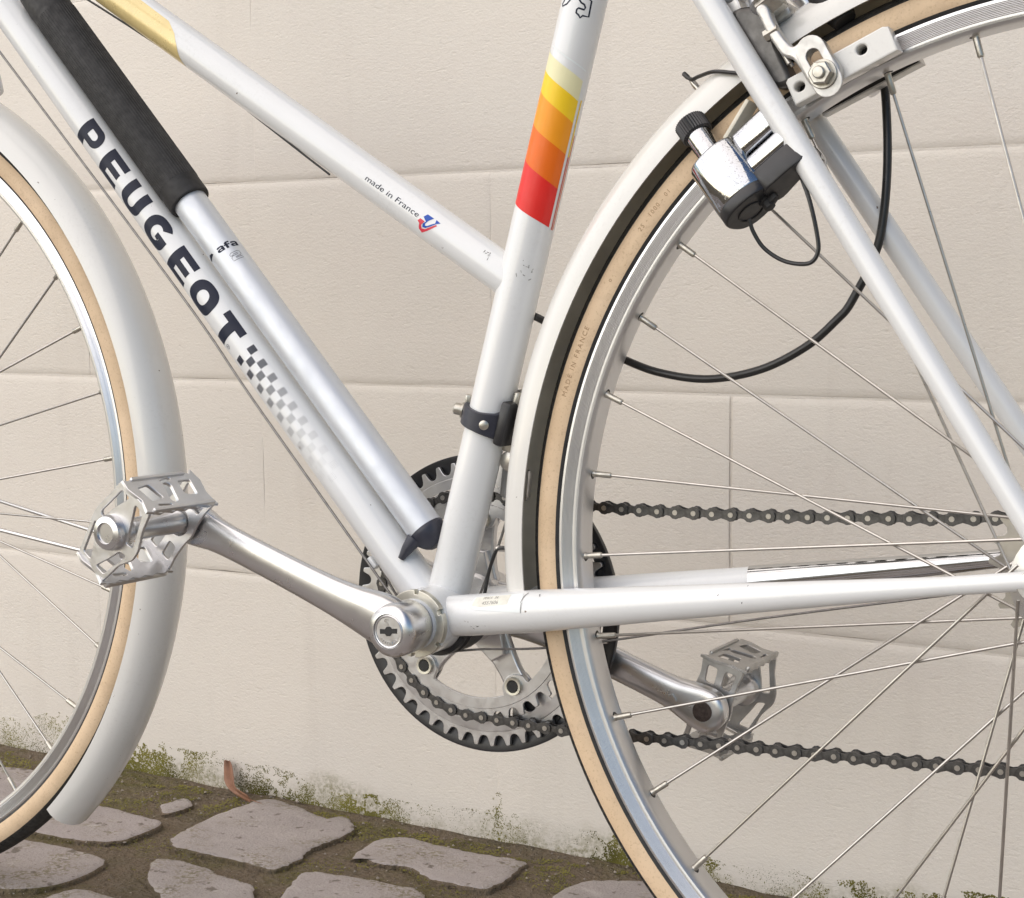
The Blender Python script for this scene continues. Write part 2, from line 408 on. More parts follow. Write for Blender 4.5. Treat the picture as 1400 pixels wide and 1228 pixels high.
class Tube:                                   # a straight tube on which decals are wrapped
    def __init__(s, p0, p1, R):
        s.p0 = np.array(p0, float); s.a = unit(np.array(p1, float) - s.p0); s.R = R
        s.n0 = np.array([0, -1.0, 0]); s.b = np.cross(s.a, s.n0)
    def at(s, q, phi, lift=0.12):
        f = radians(phi); return s.p0 + s.a * q + (s.R + lift) * (cos(f) * s.n0 + sin(f) * s.b)
def decal(tb, loops, name, mat, parent, lift=0.12, flat=None, step=1.6):
    """loops in (s mm, t mm of arc); wrapped on the tube tb"""
    V, F = flat if flat is not None else flat2d(loops)
    bm = bmesh.new(); vs = [bm.verts.new(v) for v in V]
    for f in F:
        try: bm.faces.new([vs[i] for i in f])
        except ValueError: pass
    t0 = min(v[1] for v in V); t1 = max(v[1] for v in V); k = int((t1 - t0) / step)
    for i in range(1, k + 1):
        bmesh.ops.bisect_plane(bm, geom=list(bm.verts) + list(bm.edges) + list(bm.faces), plane_co=(0, t0 + i * step, 0), plane_no=(0, 1, 0))
    bm.verts.index_update()
    V2 = [tb.at(v.co.x, degrees(v.co.y / tb.R), lift) for v in bm.verts]; F2 = [tuple(x.index for x in f.verts) for f in bm.faces]
    bm.free()
    return obj(name, V2, F2, mat, parent, angle=60)
def text2d(body, size, bold=0.0, spacing=1.0, shear=0.0):
    cu = bpy.data.curves.new('tmp', 'FONT'); cu.body = body; cu.size = size; cu.offset = bold; cu.space_character = spacing
    cu.shear = shear; cu.fill_mode = 'FRONT'; cu.resolution_u = 3
    return from_curve(cu)

# ================================================================== SETTING
WALL_Y = 0.380
def gz(y):                                    # paving falls gently towards the foot of the wall
    return -0.1 * max(0.0, min(y, 0.38))
# ground: one sheet to the horizon
ys = [-60, -20, -8, -4, -2.5, -1.6, -1.0] + [round(-0.8 + 0.08 * i, 3) for i in range(15)] + [0.335, 0.350, 0.360, 0.368, 0.374, 0.3785, 0.39, 0.5, 2, 20, 60]
ys = sorted(set([y for y in ys])); xs = [-60, -20, -8, -4, -3] + [round(-2.4 + 0.02 * i, 3) for i in range(175)] + [1.6, 3, 8, 20, 60]
V = []; F = []
for y in ys:
    for x in xs:
        V.append((x, y, gz(y) - 0.0005 + (0.003 * (noise.noise((x * 7, y * 7, 0))) - 0.0015 if abs(x) < 3 and -1 < y < 0.35 else -0.001) + (max(0.0, (y - 0.345) / 0.035) ** 1.5 * (0.004 + 0.003 * noise.noise((x * 30, 0, 5)) + 0.002 * noise.noise((x * 90, y * 90, 5))) if 0.345 < y < 0.385 and abs(x) < 3 else 0)))
nx = len(xs)
for j in range(len(ys) - 1):
    for i in range(nx - 1): F.append((j * nx + i, j * nx + i + 1, (j + 1) * nx + i + 1, (j + 1) * nx + i))
ground = obj('ground', V, F, DIRT, scale=1.0)
tag(ground, 'brown earth and moss filled joints of the cobbled pavement', 'pavement', kind='structure')

def stone_mesh(poly, h, seed):
    """poly: world XY outline (m), h: height of the worn top above the joints"""
    rnd = random.Random(seed)
    P = smooth2([(p[0], p[1]) for p in poly], 9)
    cx = sum(p[0] for p in P) / len(P); cy = sum(p[1] for p in P) / len(P)
    P = [(x + 0.0026 * noise.noise((x * 90, y * 90, seed)) + 0.0016 * noise.noise((x * 260, y * 260, seed)) + 0.003 * noise.noise((x * 25, y * 25, seed)), y + 0.0022 * noise.noise((x * 90, y * 90, seed + 9)) + 0.0016 * noise.noise((x * 260, y * 260, seed + 3))) for x, y in P]
    n = len(P); V = []; F = []
    size = min(max(p[0] for p in P) - min(p[0] for p in P), max(p[1] for p in P) - min(p[1] for p in P))
    rings = [(1.0, -0.030), (1.0, -h * 0.7), (1 - 0.0025 / size, -h * 0.25), (1 - 0.010 / size, -h * 0.03), (0.72, 0), (0.4, 0.0)]
    for f, dz in rings:
        for x, y in P:
            X = cx + (x - cx) * f; Y = cy + (y - cy) * f
            nz = (0.0012 * noise.noise((X * 22, Y * 22, seed)) + 0.0006 * noise.noise((X * 70, Y * 70, seed))) if dz > -0.02 else 0
            V.append((X, Y, gz(min(max(Y, 0.0), 0.38)) + h + dz + nz))
    for i in range(len(rings) - 1):
        for j in range(n): F.append((i * n + j, i * n + (j + 1) % n, (i + 1) * n + (j + 1) % n, (i + 1) * n + j))
    mi = [1] * (n * 2) + [0] * (n * (len(rings) - 3) + n)
    V.append((cx, cy, gz(cy) + h)); c = len(V) - 1; o = (len(rings) - 1) * n
    for j in range(n): F.append((o + j, o + (j + 1) % n, c))
    return V, F, mi
KNOWN = [
 [(-839, 200), (-850, 239), (-863, 332), (-862, 363), (-842, 372), (-809, 360), (-765, 345), (-755, 361), (-732, 345), (-717, 323), (-713, 286), (-711, 250), (-702, 213), (-698, 182), (-710, 176), (-747, 180), (-789, 177), (-816, 179)],
 [(-801, 134), (-789, 149), (-771, 149), (-747, 146), (-725, 136), (-692, 134), (-672, 118), (-652, 80), (-690, 52), (-757, 81)],
 [(-639, 106), (-673, 174), (-674, 190), (-649, 198), (-590, 205), (-570, 207), (-551, 194), (-545, 157), (-606, 113)],
 [(-668, 249), (-680, 299), (-674, 331), (-652, 335), (-622, 331), (-592, 331), (-553, 334), (-534, 334), (-527, 321), (-516, 282), (-516, 256), (-521, 239), (-548, 236), (-573, 237), (-606, 253), (-622, 252), (-641, 248), (-657, 254)],
 [(-456, 244), (-462, 305), (-434, 332), (-412, 345), (-359, 345), (-333, 309), (-390, 229)],
 [(-1012, 150), (-1004, 232), (-960, 246), (-905, 240), (-876, 228), (-873, 160), (-935, 138)],
 [(-985, -8), (-990, 60), (-982, 102), (-900, 118), (-832, 108), (-822, 22), (-900, -14)],
 [(-796, -60), (-802, 10), (-790, 40), (-720, 36), (-664, 40), (-655, -30), (-720, -66)],
 [(-1180, 175), (-1186, 260), (-1172, 300), (-1090, 316), (-1046, 300), (-1040, 190), (-1110, 165)],
 [(-928, 283), (-929, 305), (-931, 322), (-911, 314), (-900, 300), (-899, 278), (-907, 263)],
]
boxes = []
for i, P in enumerate(KNOWN):
    P = [(x * 0.001, y * 0.001) for x, y in P]
    V, F, mi = stone_mesh(P, 0.0036 if i != 9 else 0.0025, i * 3 + 1)
    obj('cobblestone', V, F, [STONE, DIRT], ground, scale=1.0, angle=60, mi=mi)
    boxes.append((min(p[0] for p in P), max(p[0] for p in P), min(p[1] for p in P), max(p[1] for p in P)))
rnd = random.Random(21)
y = 0.335
row = 0
while y > -1.15:
    dep = rnd.uniform(0.115, 0.15); x = -2.0 + rnd.uniform(0, 0.1)
    while x < 1.1:
        L = rnd.uniform(0.13, 0.21); x0, x1, y0, y1 = x, x + L, y - dep, y
        x += L + rnd.uniform(0.022, 0.04)
        if any(x0 < b[1] + 0.018 and x1 > b[0] - 0.018 and y0 < b[3] + 0.018 and y1 > b[2] - 0.018 for b in boxes): continue
        j = lambda: rnd.uniform(-0.012, 0.012)
        P = [(x0 + j() * .6 + 0.008, y0 + j() * .5), ((x0 + x1) / 2 + j(), y0 + j() * .5 - 0.003), (x1 + j() * .6 - 0.008, y0 + j() * .5), (x1 + j() * .4 + 0.003, (y0 + y1) / 2 + j()), (x1 + j() * .6 - 0.008, y1 + j() * .5), ((x0 + x1) / 2 + j(), y1 + j() * .5 + 0.003), (x0 + j() * .6 + 0.008, y1 + j() * .5), (x0 + j() * .4 - 0.003, (y0 + y1) / 2 + j())]
        V, F, mi = stone_mesh(P, rnd.uniform(0.003, 0.0045), rnd.randint(0, 999))
        obj('cobblestone', V, F, [STONE, DIRT], ground, scale=1.0, angle=60, mi=mi)
    y -= dep + rnd.uniform(0.022, 0.032); row += 1

# painted block wall
wall = empty('block_wall', loc=(0, WALL_Y, 0))
tag(wall, 'cream painted concrete block wall behind the bicycle', 'wall')
Lb, Jt = 0.5073, 0.0026
zrows = [-0.10, 0.1985, 0.4005, 0.6000, 0.800, 1.000, 1.200, 1.400, 1.600, 1.800, 2.000, 2.200]
V, F = box((-0.3, 0.102, 1.05), (1, 0, 0), (0, 1, 0), (0, 0, 1), 5.1, 0.2, 2.30)
V = [(v[0], v[1] - 0.0009, v[2]) for v in V]
obj('mortar', V, F, WALL, wall, scale=1.0)
def block_mesh(Lx, H, seed):
    nxb, nzb = 10, 5; V = []; F = []
    ux = [0, 0.0022, 0.007] + [0.007 + (Lx - 0.014) * i / nxb for i in range(1, nxb)] + [Lx - 0.007, Lx - 0.0022, Lx]
    uz = [0, 0.0022, 0.007] + [0.007 + (H - 0.014) * i / nzb for i in range(1, nzb)] + [H - 0.007, H - 0.0022, H]
    for k, z in enumerate(uz):
        for i, x in enumerate(ux):
            e = min(x, Lx - x, z, H - z)
            vert = min(x, Lx - x) < min(z, H - z)
            d = (0.0016 if e < 1e-6 else (0.0006 if e < 0.004 else (0.0001 if e < 0.0075 else 0.0))) * (0.16 if vert else 0.9)
            jit = 0.0011 * noise.noise((x * 9, z * 9, seed)) + 0.0005 * noise.noise((x * 40, z * 40, seed))
            jx = 0.0012 * noise.noise((x * 14, z * 14, seed + 5)) if e < 0.004 else 0
            V.append((x + (jx if z > 1e-6 and H - z > 1e-6 else 0), d - jit * (0.35 if e < 0.004 else 1.0) - 0.0005, z + (jx if x > 1e-6 and Lx - x > 1e-6 else 0)))
    n = len(ux)
    for k in range(len(uz) - 1):
        for i in range(n - 1): F.append((k * n + i, k * n + i + 1, (k + 1) * n + i + 1, (k + 1) * n + i))
    o = len(V)
    for x, z in ((0, 0), (Lx, 0), (Lx, H), (0, H)): V.append((x, 0.05, z))
    b0, b1, b2, b3 = 0, n - 1, (len(uz) - 1) * n + n - 1, (len(uz) - 1) * n
    F += [(o, o + 1, o + 2, o + 3)]
    F += [tuple([o] + [o + 1] + [i for i in range(n - 1, -1, -1)]), tuple([o + 3] + [b3 + i for i in range(n)] + [o + 2])]
    F += [tuple([o] + [k * n for k in range(len(uz))] + [o + 3]), tuple([o + 1, o + 2] + [k * n + n - 1 for k in range(len(uz) - 1, -1, -1)])]
    return mesh('block', V, F, WALL, scale=1.0, angle=50)
VAR = {}
for r in range(len(zrows) - 1):
    z0, z1 = zrows[r], zrows[r + 1]
    ph = -0.860 if r % 2 == 1 else -0.588
    k0 = int((-2.7 - ph) / Lb)
    for k in range(k0, k0 + 10):
        x = ph + k * Lb
        if x > 2.05 or x + Lb < -2.6: continue
        if r == 1 and k == 1: x += 0.003
        key = (round(z1 - z0, 4), (k + r) % 4)
        if key not in VAR: VAR[key] = block_mesh(Lb - 0.0001, z1 - z0 - Jt, 13 * key[1] + r)
        o = bpy.data.objects.new('block', VAR[key]); link(o, wall); o.location = (x + 0.00005, 0, z0 + Jt / 2)

# moss along the foot of the wall: tiny cushions, nobody could count them
rnd = random.Random(5)
V = []; F = []
def cushion(c, r, nrm):
    o = len(V)
    for d in ((1, 0, 0), (0, 0, 1), (-1, 0, 0), (0, 0, -1), (0, -0.7, 0)):
        k = r * rnd.uniform(0.6, 1.3)
        if nrm == 'z': d = (d[0], d[2], -d[1])
        V.append((c[0] + d[0] * k, c[1] + d[1] * k, c[2] + d[2] * k))
    F.extend([(o, o + 1, o + 4), (o + 1, o + 2, o + 4), (o + 2, o + 3, o + 4), (o + 3, o, o + 4)])
for i in range(260000):
    x = rnd.uniform(-1.75, 0.75); h = rnd.random() ** 1.25 * 0.062
    amp = 0.75 + 0.9 * noise.noise((x * 4.2, 1.3, 0)) + 0.5 * noise.noise((x * 15.0, 4.1, 0))
    band = 0.036 * max(0.0, amp) + 0.003
    if -1.3 < x < -0.83: band = max(band, 0.036 + 0.016 * noise.noise((x * 22, 0, 2)))
    if abs(x + 0.588) < 0.005: band = max(band, 0.050)
    if h > band: continue
    d = 0.8 * noise.noise((x * 45, h * 45, 3)) + 0.6 * noise.noise((x * 150, h * 150, 8)) + 0.14 + 0.45 * (1 - h / band)
    if d < 0.12 or rnd.random() > 0.25 + d: continue
    cushion((x, WALL_Y - 0.0002, -0.038 + h), rnd.uniform(0.0004, 0.0012), 'y')
for i in range(60000):
    x = rnd.uniform(-1.75, 0.75); yy = WALL_Y - rnd.expovariate(1 / 0.09)
    if yy < -0.25: continue
    if noise.noise((x * 14, yy * 14, 11)) + 0.5 * noise.noise((x * 60, yy * 60, 12)) < 0.02: continue
    cushion((x, yy, gz(yy) + 0.0002), rnd.uniform(0.0005, 0.0013), 'z')
moss = obj('moss', V, F, MOSS, scale=1.0, angle=180)
tag(moss, 'green moss speckling the foot of the cream wall and the paving joints', 'moss', kind='stuff')
# grit lying in the joint between wall and paving
V = []; F = []
for i in range(1700):
    x = rnd.uniform(-1.75, 0.75); yy = WALL_Y - abs(rnd.gauss(0.01, 0.09))
    if yy < -0.2: continue
    r = rnd.choice((0.0005, 0.0006, 0.0008, 0.0010, 0.0018)) * rnd.uniform(0.7, 1.3); c = (x, yy, gz(yy) + r * 0.4 + (0.003 * max(0.0, (yy - 0.345) / 0.035) ** 1.5)); o = len(V)
    for d in ((1, 0, 0), (0, 1, 0), (-1, 0, 0), (0, -1, 0), (0, 0, 0.8)):
        k = r * rnd.uniform(0.6, 1.2); V.append((c[0] + d[0] * k, c[1] + d[1] * k, c[2] + d[2] * k))
    F += [(o, o + 1, o + 4), (o + 1, o + 2, o + 4), (o + 2, o + 3, o + 4), (o + 3, o, o + 4)]
grit = obj('grit', V, F, simple('grit_stone', (0.30, 0.26, 0.22), 0.9, 0.0, var=0.5, scale=40), scale=1.0, smooth=False)
tag(grit, 'loose pale grit scattered along the earth at the wall foot', 'grit', kind='stuff')

# curled dry leaf leaning on the wall foot
lv = []; lf = []
spine = crom([(-0.862, 0.346, -0.0290), (-0.874, 0.350, -0.0285), (-0.888, 0.356, -0.0275), (-0.900, 0.363, -0.0255), (-0.908, 0.370, -0.021), (-0.912, 0.3745, -0.012), (-0.915, 0.3765, -0.0045)], 6)
for i, p in enumerate(spine):
    t = i / (len(spine) - 1); wd = 0.0092 * sin(pi * min(1, t * 0.88 + 0.08)) ** 0.5 + 0.0003
    for s in (-1, -0.5, 0, 0.5, 1):
        kk = min(1, max(0, (t - 0.25) / 0.4)); side = np.array((0.15, -0.45, 0.85)) * (1 - kk) + np.array((0.95, 0.12, 0.25)) * kk
        lv.append(tuple(p + side * wd * s * 0.8 + np.array((0, -0.003, 0.002)) * abs(s) + np.array((0, -0.001, 0.0012)) * sin(9 * t + s)))
for i in range(len(spine) - 1):
    for j in range(4): lf.append((i * 5 + j, i * 5 + j + 1, (i + 1) * 5 + j + 1, (i + 1) * 5 + j))
leaf = empty('dry_leaf', loc=(-0.885, 0.355, -0.034))
tag(leaf, 'curled orange brown dry leaf leaning on the mossy foot of the wall', 'leaf')
lb = obj('blade', [(v[0] + 0.885, v[1] - 0.355, v[2] + 0.034) for v in lv], lf, LEAF, leaf, scale=1.0)
md = lb.modifiers.new('thick', 'SOLIDIFY'); md.thickness = 0.0005
st = tube([p * 1000 - np.array((-885, 355, -34)) for p in [np.array((-0.845, 0.351, -0.0335))] + list(spine[:20])], [0.35] * 21, 6)
obj('leaf_stalk', *st, LEAF, leaf)

# ================================================================== BICYCLE
bike = empty('bicycle')
Mb = np.eye(4); Mb[:3, :3] = B3; Mb[:3, 3] = -(B3 @ HUB0) * 0.001
bike.matrix_world = Matrix(Mb.tolist())
tag(bike, 'white road bicycle with tan wall tyres, mudguards and a warm striped seat tube', 'bicycle')
BB = np.array([-408.7, 0.0, -58.5]); FH = np.array([-1003.0, 0.0, 0.0])

# ---- frame tubes
ST = Tube((-411, 0, -58.5), (-308, 0, 329), 14.3)
DT = Tube((-412, 0, -62), (-637.7, 0, 191), 14.3)
TT = Tube((-352, 0, 163), (-629.9, 0, 340.9), 13.1)
HT0, HT1 = np.array([-862.0, 0, 342.0]), np.array([-812.0, 0, 497.0])
seat_top = ST.p0 + ST.a * 530
def flared(p0, p1, r, f0=0.0, f1=0.0, ls=22.0):
    p0 = np.array(p0, float); p1 = np.array(p1, float); L = np.linalg.norm(p1 - p0); a = (p1 - p0) / L
    S = sorted(set([0, 4, 8, 12, 16, 20, 26, 34, L / 2, L - 34, L - 26, L - 20, L - 16, L - 12, L - 8, L - 4, L])); P = []; R = []
    for s in S:
        k = f0 * max(0, 1 - s / ls) ** 2.2 + f1 * max(0, 1 - (L - s) / ls) ** 2.2
        P.append(p0 + a * s); R.append(r + k)
    return tube(P, R, 40)
def filleted(p0, p1, r, near, ctl):
    p0 = np.array(p0, float); p1 = np.array(p1, float); L = np.linalg.norm(p1 - p0); a = (p1 - p0) / L
    S = [q[0] for q in ctl] + list(np.linspace(ctl[-1][0] + 10, L, 30)); R = [q[1] for q in ctl] + [r] * 30
    return tube([p0 + a * q for q in S], R, 40)
seat_tube = obj('seat_tube', *flared(ST.p0, seat_top, 14.3, 1.5, 0.6), PAINT, bike)
dt_end = np.array([-838.0, 0, 0]); dt_end = DT.p0 + DT.a * ((-848 - DT.p0[0]) / DT.a[0])
down_tube = obj('down_tube', *flared(DT.p0, dt_end, 14.3, 1.5, 2), PAINT, bike)
tt_s = TT.p0 + TT.a * 12.0
tt_end = TT.p0 + TT.a * ((-826 - TT.p0[0]) / TT.a[0])
top_tube = obj('top_tube', *filleted(TT.p0, tt_end, 13.1, 0, [(0, 12.9), (8, 13.1), (20, 13.1), (34, 13.1)]), PAINT, bike)
obj('head_tube', *lathe(HT0, HT1 - HT0, [(17, 0), (19, 2), (19, 14), (17, 17), (17, 146), (19, 149), (19, 161), (17, 163)], 32), PAINT, bike)
def stay(p0, p1, r0, r1, name, mat=PAINT, bow=None, flare=0):
    p0, p1 = np.array(p0, float), np.array(p1, float); P = []; R = []
    for i in range(121):
        t = i / 120; P.append(p0 + (p1 - p0) * t + (np.array(bow) * sin(pi * t) if bow else 0)); R.append(r0 + (r1 - r0) * max(0, (t - 0.15) / 0.85) + (np.interp(t * np.linalg.norm(p1 - p0), [0, 12, 19, 24, 30, 38, 48], [0, 0, 0.5, 0.6, 0.3, 0.1, 0]) if flare else 0))
    return obj(name, *tube(P, R, 28), mat, bike)
CSL0, CSL1 = np.array([-404.0, -17.5, -57.0]), np.array([-6.0, -62.0, 6.0])
cs_rad = lambda t: max(13.6 - 12.6 * max(0.0, t - 0.2), 5.2)
def chain_stay(p0, p1):
    p0, p1 = np.array(p0, float), np.array(p1, float); T = np.linspace(0, 1, 61)
    return obj('chain_stay', *tube([p0 + (p1 - p0) * t for t in T], [cs_rad(t) for t in T], 32), PAINT, bike)
cs_l = chain_stay(CSL0, CSL1)
CSR0, CSR1 = CSL0 * [1, -1, 1], CSL1 * [1, -1, 1]
cs_r = chain_stay(CSR0, CSR1)
T_ = np.linspace(0.50, 0.9, 20)
obj('chain_stay_guard', *tube([CSR0 * (1 - t) + CSR1 * t for t in T_], [cs_rad(t) + 0.55 for t in T_], 32), CHROME2, cs_r)
ss_l = stay((-281, -17, 432), (4, -61.5, 2), 8.1, 6.6, 'seat_stay')
ss_r = stay((-281, 17, 432), (4, 61.5, 2), 8.1, 6.6, 'seat_stay')
for s in (-1, 1):
    dl = smooth2([(-12, 12), (0, 14), (12, 10), (16, -4), (10, -20), (2, -24), (-4, -8), (-16, -6), (-22, 4)], 4)
    obj('dropout', *plate_y([dl, circle2(2, -2, 5, 20)], 5, 0.8, s * 62), ALLOY_CAST, bike)
obj('stay_bridge', *cyl((-237, -23, 345), (-237, 23, 345), 6.5, 20), PAINT, bike)
obj('stay_bridge', *cyl((-352, -24, -49), (-352, 24, -49), 7, 20), PAINT, bike)

# ---- bottom bracket
bb = obj('bottom_bracket_shell', *lathe(BB + [0, -34, 0], (0, 1, 0), [(18, 0), (21.5, 0), (22, 0.6), (22, 67.4), (21.5, 68), (18, 68)], 48), PAINT, bike)
lk = []
for i in range(6):
    for a, r in ((0, 22.5), (9, 22.5), (10, 22.5), (10.5, 19.8), (18, 19.8), (18.5, 22.5), (26, 22.5), (34, 22.5), (42, 22.5), (50, 22.5), (55, 22.5)):
        t = radians(i * 60 + a + 12); lk.append((BB[0] + r * cos(t), BB[2] + r * sin(t)))
obj('lock_ring', *plate_y([lk, circle2(BB[0], BB[2], 16.5, 40)], 5, 0.5, -37.0), NICKEL, bb)
obj('adjustable_cup', *lathe(BB + [0, -34, 0], (0, -1, 0), [(16.5, 0), (16.8, 6.5), (16.0, 8), (11, 8.6), (11, 9.6), (8, 9.8), (8, 16), (1, 16)], 40), SILVER, bb)
obj('spindle', *cyl(BB + [0, -62, 0], BB + [0, 60, 0], 7.5, 24), STEEL, bb)
V, F = revolve([(22.3, -15), (25.5, -15), (26.2, -12), (25, -9), (26.2, -6), (25, -2), (26.2, 2), (25, 6), (26.2, 10), (25.5, 15), (22.3, 15)], 198, 332, 30, True, tuple(BB))
obj('cable_guide', V, F, BLACKP, bb)

# ---- decals on the frame
RAD = lambda tb, ph: radians(ph) * tb.R
def band(s_top, s_bot, mat):
    # slanted colour band, front edge higher than the rear edge
    (a0, a1), (b0, b1) = s_top, s_bot
    ph0, ph1 = -66, 73
    ex = lambda p, q, ph: p + (q - p) * (ph + 36) / (73 + 36)
    L = [(ex(a0, a1, ph), RAD(ST, ph)) for ph in np.linspace(ph0, ph1, 12)] + [(ex(b0, b1, ph), RAD(ST, ph)) for ph in np.linspace(ph1, ph0, 12)]
    return decal(ST, [L], 'colour_band', STICK[mat], seat_tube)
edges = [(375.5, 363.7), (363.8, 351.0), (350.6, 337.2), (329.8, 317.2), (307.0, 295.2), (279.0, 270.4)]
for i, mn in enumerate(('cream', 'yellow', 'amber', 'orange', 'red')): band(edges[i], edges[i + 1], mn)
def strip(ph, s0, s1, wd, mat, lift=0.14):
    return decal(ST, [[(s0, RAD(ST, ph - wd)), (s1, RAD(ST, ph - wd)), (s1, RAD(ST, ph + wd)), (s0, RAD(ST, ph + wd))]], 'pin_stripe', mat, seat_tube, lift)
strip(85.5, 269, 316, 2.6, STICK['thinred']); strip(85.5, 316, 352, 2.6, STICK['yellow']); strip(93, 269, 330, 1.6, STICK['orange'])
decal(ST, [[(381.5, RAD(ST, -40)), (372, RAD(ST, 60)), (370.5, RAD(ST, 76)), (369.6, RAD(ST, 76)), (371.0, RAD(ST, 60)), (380.5, RAD(ST, -40))]], 'sticker_edge', STICK['clear'], seat_tube)
def outline_stroke(pts, wd, closed=True):
    P = [np.array((s, RAD(ST, ph))) for s, ph in pts]; n = len(P); A = []; Bb = []
    for i in range(n):
        p, q = (P[i - 1], P[(i + 1) % n]) if closed else (P[max(i - 1, 0)], P[min(i + 1, n - 1)])
        d = q - p; d = d / (np.linalg.norm(d) + 1e-9); nn = np.array((-d[1], d[0])); A.append(tuple(P[i] + nn * wd)); Bb.append(tuple(P[i] - nn * wd))
    return [A, Bb] if closed else [A + Bb[::-1]]
ol = [(418, 8), (413, 12), (410.7, 15.8), (409.4, 20.9), (408.6, 30.0), (407.0, 33.8), (405.6, 32.1), (405.9, 17.4), (404.8, 13.8), (402.8, 14.2), (401.9, 21.2), (400.4, 26.5), (402.0, 31.7), (402.1, 47.2), (411.7, 45.5), (412.5, 37.5), (420, 36)]
decal(ST, outline_stroke(ol, 0.55, False), 'outline_print', INK, seat_tube)
ol2 = [(420, -2), (413, -6), (409.6, -10.2), (406.9, -18.7), (405.3, -33.7), (406.4, -37.8), (409.2, -30.3), (420, -22)]
decal(ST, outline_stroke(ol2, 0.5, False), 'outline_print', INK, seat_tube)

# bold letters on the down tube; text runs towards the bottom bracket, letter tops towards +phi
LH = RAD(DT, 49) - RAD(DT, -42); LB0 = RAD(DT, -42)
def letter_loops(ch):
    h = LH; W = 23.0; b = 8.0
    if ch == 'E': return [[(0, 0), (W, 0), (W, 5.2), (b, 5.2), (b, 9.0), (W - 1.5, 9.0), (W - 1.5, 14.0), (b, 14.0), (b, h - 5.2), (W, h - 5.2), (W, h), (0, h)]]
    if ch == 'T': return [[(7.4, 0), (15.8, 0), (15.8, h - 6.0), (W, h - 6.0), (W, h), (0, h), (0, h - 6.0), (7.4, h - 6.0)]]
    def sup(cx, cy, a, c, n=2.5): return [(cx + a * abs(cos(t)) ** (2 / n) * (1 if cos(t) > 0 else -1), cy + c * abs(sin(t)) ** (2 / n) * (1 if sin(t) > 0 else -1)) for t in np.linspace(0, 2 * pi, 49)[:-1]]
    if ch == 'O': return [sup(13, h / 2, 13, h / 2 + 0.6), sup(13, h / 2, 5.3, h / 2 - 5.6, 2.2)]
    if ch == 'G':
        o = sup(13, h / 2, 13, h / 2 + 0.6); i = sup(13, h / 2, 5.3, h / 2 - 5.6, 2.2)
        o = o[6:] + o[:1]; i = i[7:] + i[:0]
        return [o + [(26, 12.6), (14, 12.6), (14, 8.2), (18.3, 8.2)] + i[::-1]]
    if ch == 'U': return [[(0, h)] + [(0, 9)] + [(12 - 12 * cos(t), 9 - 9.4 * sin(t)) for t in np.linspace(0.1, pi - 0.1, 14)] + [(24, 9), (24, h), (16, h), (16, 9)] + [(12 + 4 * cos(t), 9 - 4 * sin(t)) for t in np.linspace(0.1, pi - 0.1, 8)] + [(8, 9), (8, h)]]
    if ch == 'P': return [[(0, 0), (8, 0), (8, 7), (15, 7)] + [(15 + 8.5 * sin(t), (7 + h) / 2 - (h - 7) / 2 * cos(t)) for t in np.linspace(0.1, pi - 0.1, 14)] + [(15, h), (0, h)], [(8, 12)] + [(14 + 3.5 * sin(t), (12 + h - 5) / 2 - (h - 5 - 12) / 2 * cos(t)) for t in np.linspace(0, pi, 9)] + [(8, h - 5)]]
starts = dict(T=272.2, O=306.2, E2=335.6, G=370.5, U=403, E1=434, P=466)
for key, s0 in starts.items():
    L = [[(s0 - x, LB0 + y) for x, y in lp] for lp in letter_loops(key[0])]
    decal(DT, L, 'letter', INK, down_tube)
decal(DT, [circle2(252.1, RAD(DT, -26.4), 1.9, 20), circle2(252.1, RAD(DT, -26.4), 1.6, 20)], 'registered_mark', INK, down_tube, step=0.9)
V, F = text2d('R', 2.4); decal(DT, None, 'registered_mark', INK, down_tube, flat=([(252.9 - v[0], RAD(DT, -26.4) - 0.85 + v[1], 0) for v in V], F))
# fading chequer print made of fine dots
for i in range(9):
    for col_, ph in ((0, 34.5), (1, 10.0), (2, -17.5)):
        s0 = 236.7 - 13.25 * i - (6.6 if col_ == 1 else 0) - (0 if col_ == 0 else 0)
        if col_ == 2: s0 = 237.1 - 13.25 * i
        fade = max(0.0, 1 - (i + (0.4 if col_ == 1 else 0)) / 8.6)
        loops = []
        nd = 5; hs = 4.6
        for a in range(nd):
            for b_ in range(nd):
                r = 0.74 * hs / nd * (0.18 + 0.82 * fade)
                cx = s0 + (a - (nd - 1) / 2) * (2 * hs / nd) * 0.64; cy = RAD(DT, ph) + (b_ - (nd - 1) / 2) * (2 * hs / nd) * 0.66
                loops.append([(cx - r * .8, cy - r * .8), (cx + r * .8, cy - r * .8), (cx + r * .8, cy + r * .8), (cx - r * .8, cy + r * .8)])
        V = []; F = []
        for L in loops:
            o = len(V); V += [(x, y_, 0) for x, y_ in L]; F.append((o, o + 1, o + 2, o + 3))
        decal(DT, None, 'chequer_print', INK if fade > 0.3 else INKGREY, down_tube, flat=(V, F), step=3.5)
